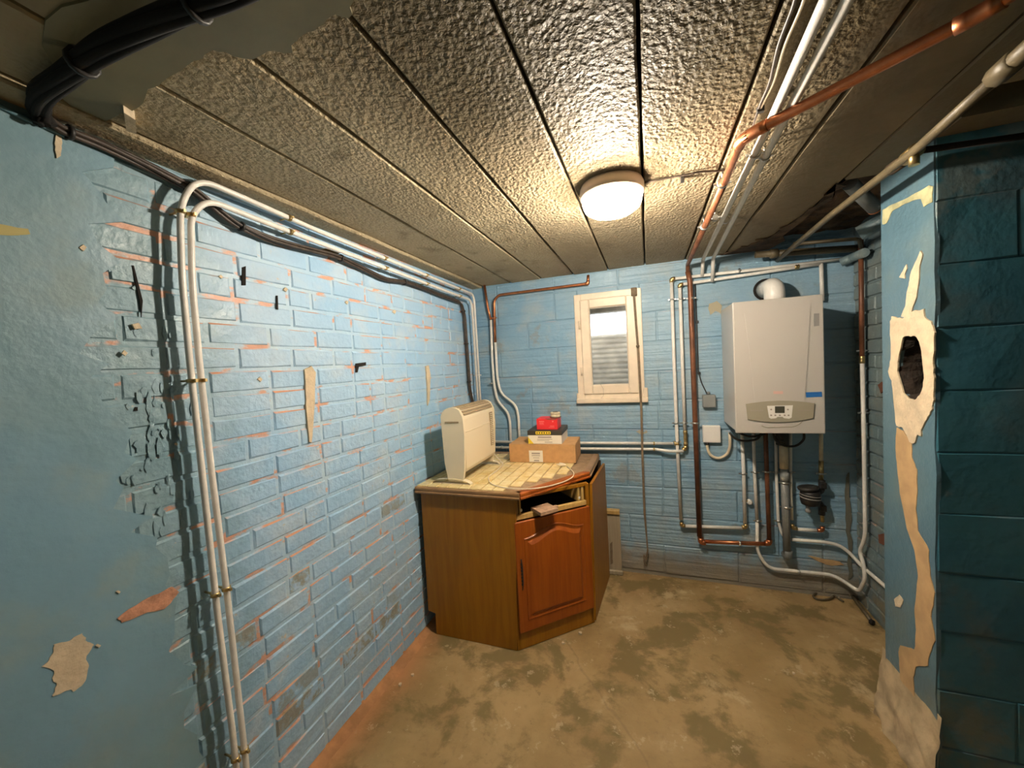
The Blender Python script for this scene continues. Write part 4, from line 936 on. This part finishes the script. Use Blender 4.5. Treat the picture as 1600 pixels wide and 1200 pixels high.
# ---------------- heater ----------------
t = thing('convector_heater', 'cream convector heater standing on the tiled cabinet top by the brick wall', 'heater', (-1.05, 2.1, ZT))
HX0, HX1 = -1.105, -.975
def hprof(sc=0, bot=.925, top=1.288):
    pts = [(HX0-sc, bot-sc), (HX0-sc, top-.05)]
    for k in range(1, 13):
        a = math.pi*(1-k/12); pts.append(((HX0+HX1)/2-.0+math.cos(a)*((HX1-HX0)/2+sc), top-.065+math.sin(a)*(.055+sc)+(.01 if k < 10 else 0)))
    pts += [(HX1+sc+.004, top-.16), (HX1+sc+.002, bot+.02-sc), (HX1+sc-.008, bot-sc)]
    return pts
YH0, YH1 = 1.875, 2.335
add('casing', MB().prism([(x, YH0+.018, z) for x, z in hprof()], (0, YH1-YH0-.036, 0)), m_heater, t)
for ya in (YH0, YH1-.022):
    pts = hprof(.004); pts = [pts[0]]+pts[1:]
    poly = [(x, ya, z) for x, z in pts[1:-3]]+[(HX1+.008, ya, 1.13), (HX1-.004, ya, .95), (HX1-.018, ya, .875), (HX0+.022, ya, .875), (HX0+.004, ya, .98)]
    add('end_cap', MB().prism(poly, (0, .022, 0)), m_heater, t)
    b = MB(); ft = [(-1.185, ya-.006, ZT)]+[(-1.065+.12*math.cos(a), ya-.006, ZT+.028*math.sin(a)) for a in [math.pi*(1-k/12) for k in range(13)]]+[(-.945, ya-.006, ZT)]
    add('foot', MB().prism(ft, (0, .034, 0)), m_heater, t)
cx = (HX0+HX1)/2
for k in range(7):
    a = math.pi*(.66-.088*k); rx, rz = (HX1-HX0)/2+.0015, .0565+.0015; zc_ = 1.288-.065+.009
    p = Vector((cx+math.cos(a)*rx, 0, zc_+math.sin(a)*rz)); a2 = a-.060*math.pi; q = Vector((cx+math.cos(a2)*rx, 0, zc_+math.sin(a2)*rz))
    nn = Vector((math.cos(a), 0, math.sin(a)))*.0025
    add('grille_slat', MB().prism([(p.x, YH0+.026, p.z), (q.x, YH0+.026, q.z), (q.x+nn.x, YH0+.026, q.z+nn.z), (p.x+nn.x, YH0+.026, p.z+nn.z)], (0, YH1-YH0-.052, 0)), m_grille, t)
add('front_ridge', MB().box((HX1+.001, YH0+.03, 1.148), (HX1+.0065, YH1-.03, 1.152), .001), m_heater, t)
vp = add('side_vent', MB().box((HX1, YH1-.085, 1.00), (HX1+.0075, YH1-.040, 1.215), .002), m_grille, t)
for k in range(17): add('vent_rib', MB().box((HX1+.006, YH1-.084, 1.007+k*.0122), (HX1+.0115, YH1-.041, 1.012+k*.0122), .0008), m_heater, vp)
add('switch_slot', MB().box((HX0+.022, YH0-.003, 1.205), (HX1-.022, YH0+.003, 1.214), .001), m_grille, t)
# mains lead lying on the tiles
zl = ZT+.004
lead = [Vector((-.99, 2.33, .93)), Vector((-.96, 2.36, zl+.01))] + [onZ(x, y, zl) for x, y in [(790, 722), (775, 737), (762, 745), (766, 756), (785, 762), (815, 765), (850, 762), (882, 753), (896, 745), (897, 738), (886, 729)]]
lead[0] = Vector((-.985, 2.31, .935)); lead[1] = Vector((-.93, 2.33, zl)); lead[2] = Vector((-.915, 2.30, zl))
add('mains_lead', MB().tube(lead, .0032, .06, 8), m_cord, t)
pq = onZ(877, 726, ZT+.010)
add('plug', MB().lathe([(.004, -.03), (.010, -.02), (.0125, 0), (.0125, .012), (.006, .014)], pq, (-1, .15, 0), 12).tube([pq+Vector((-.012, .006, 0)), pq+Vector((-.03, .009, 0))], .0022, seg=6).tube([pq+Vector((-.012, -.006, 0)), pq+Vector((-.03, -.003, 0))], .0022, seg=6), m_cord, t)

# ---------------- boxes ----------------
def bx(c, L_, W_, H_, rz): return Matrix.Translation(c) @ Matrix.Rotation(rz, 4, 'Z')
z0 = ZT+.001
t = thing('cardboard_box', 'brown cardboard box with a white label on the tiled top', 'box', (-.70, 2.50, z0))
Mx = bx(Vector((-.697, 2.385, z0)), 0, 0, 0, .055)
add('box_body', MB().box((-.198, 0, 0), (.245, .27, .118), .002, Mx), m_card, t)
add('flap', MB().box((-.197, .0, .118), (.244, .133, .1205), .0005, Mx).box((-.197, .137, .118), (.244, .27, .1205), .0005, Mx), m_card, t)
add('shipping_label', MB().box((-.062, -.0012, .004), (.030, .001, .080), 0, Mx), m_whitecard, t)
for (a, c, zz_, h_) in [(-.044, .012, .056, .010), (-.044, .012, .044, .005), (-.036, .006, .030, .004), (-.03, .004, .010, .008)]: add('label_print', MB().box((a, -.002, zz_), (c, .0, zz_+h_), 0, Mx), m_greyprint, t)
z1 = z0+.1215
t = thing('carton', 'white and black carton with a yellow corner on the cardboard box', 'box', (-.68, 2.5, z1))
Mx = bx(Vector((-.652, 2.400, z1)), 0, 0, 0, .04)
add('carton_body', MB().box((-.112, 0, 0), (.112, .24, .062), .001, Mx), m_whitecard, t)
add('lid', MB().box((-.115, -.003, .058), (.115, .243, .088), .001, Mx), m_blackcard, t)
add('yellow_band', MB().box((-.058, -.0042, .064), (.042, -.002, .083), 0, Mx), m_yellow, t)
add('yellow_corner', MB().prism([Mx @ Vector(v) for v in ((-.1115, -.0012, .001), (-.075, -.0012, .001), (-.1115, -.0012, .045))], (0, .002, 0)), m_yellow, t)
for (a, c, zz_, h_) in [(-.045, .045, .040, .009), (-.05, .05, .030, .003), (-.05, .03, .022, .003), (.0, .05, .010, .004)]: add('carton_print', MB().box((a, -.0014, zz_), (c, .0, zz_+h_), 0, Mx), m_greyprint, t)
for a in (-.052, -.036, -.020, -.004, .012, .028): add('band_print', MB().box((a, -.0050, .069), (a+.008, -.004, .078), 0, Mx), m_blackcard, t)
z2 = z1+.0895
t = thing('red_box', 'small bright red box on top of the black-lidded carton', 'box', (-.69, 2.48, z2))
Mx = bx(Vector((-.640, 2.430, z2)), 0, 0, 0, .03)
add('box_body', MB().box((-.070, 0, 0), (.070, .13, .072), .0015, Mx), m_redcard, t)
for (a, c, zz_, h_) in [(-.052, -.018, .052, .004), (-.05, -.022, .042, .003), (-.05, -.02, .034, .002), (.02, .048, .022, .003), (.012, .05, .014, .002), (.036, .044, .050, .008)]: add('box_print', MB().box((a, -.0012, zz_), (c, .0, zz_+h_), 0, Mx), m_redprint, t)
add('dark_flap', MB().prism([Mx @ Vector(v) for v in ((-.012, -.0022, .072), (.068, -.0022, .072), (.06, -.0022, .066), (.01, -.0022, .0665))], (0, .003, .0)), m_strap, t)
z3 = z2+.073
t = thing('tape_roll', 'small cream roll of tape on top of the red box', 'tape', (-.665, 2.46, z3))
c_ = Mx @ Vector((.050, .05, .0)); c_.z = z3
add('saucer', MB().lathe([(.02, 0), (.036, .002), (.040, .005), (.02, .005)], c_, (0, 0, 1), 24), m_strap, t)
add('tape', MB().lathe([(.030, .005), (.033, .008), (.033, .018), (.030, .020), (.030, .022), (.033, .024), (.033, .034), (.030, .037)], c_, (0, 0, 1), 28), simple('cream_tape', (.62, .54, .36), .5, nz=.2, nsc=60), t)
add('tape_core', MB().lathe([(.016, .0365), (.018, .0365), (.018, .039), (.016, .039)], c_, (0, 0, 1), 20), m_strap, t)

# ---------------- bits on the floor ----------------
t = thing('floor_conduit', 'thin conduit with a dark open end on the floor by the right wall', 'pipe', onZ(1362, 972, .01))
add('conduit_run', MB().tube([onZ(1331, 930, .012), onZ(1361, 970, .012)], .010, seg=10), m_gas, t)
add('open_end', MB().lathe([(.008, -.006), (.014, -.006), (.014, .008), (.008, .008)], onZ(1362, 972, .012), (1, -1.5, 0), 12), m_void, t)
t = thing('cable_ring', 'dark loop of old cable on the floor in the far right corner', 'cable', onZ(1286, 930, .01))
rp = [onZ(1286+16*math.cos(a), 931+6*math.sin(a), .008) for a in [2*math.pi*k/14 for k in range(14)]]; rp.append(onZ(1318, 940, .006))
add('cable_run', MB().tube(rp, .005, .02, 8), m_gas, t)
for k, (x, y, s_) in enumerate([(802, 1010, .0), (907, 990, .012), (880, 1005, .008), (625, 1070, .01), (645, 1055, .009), (1240, 1052, .006)]):
    if not s_: continue
    p = onZ(x, y, 0); b = MB(); rr = random.Random(k)
    b.prism([(p.x+s_*math.cos(a)*rr.uniform(.6, 1.2), p.y+s_*math.sin(a)*rr.uniform(.6, 1.2), -.003) for a in [k_*1.05 for k_ in range(6)]], (0, 0, .003+s_*.6))
    o = add('plaster_crumb', b, m_cream); tag(o, ['', 'larger plaster crumb at the foot of the cabinet right corner', 'smaller plaster crumb in front of the cabinet door', 'plaster crumb on the floor left of centre near the brick wall, nearer one', 'plaster crumb on the floor near the brick wall, farther one', 'tiny white crumb on the floor at right centre'][k], 'debris')

GR = {'heating_pipe': 'white heating pipes', 'riser_pipe': 'kinked riser pipes in the left corner', 'condensate_pipe': 'thin white pipes low in the boiler corner', 'supply_pipe': 'pipes feeding the black filter',
      'cable_bundle': 'dark cable bundles', 'junction_box': 'junction boxes beside the boiler', 'lagged_pipe': 'fat pipe ends in the right corner', 'ceiling_pipe': 'level pipes above the boiler', 'plaster_crumb': 'plaster crumbs on the floor'}
for o in bpy.data.objects:
    if 'category' in o and o.name.split('.')[0] in GR: o['group'] = GR[o.name.split('.')[0]]
for o in bpy.data.objects:
    if '_base' in o: del o['_base']
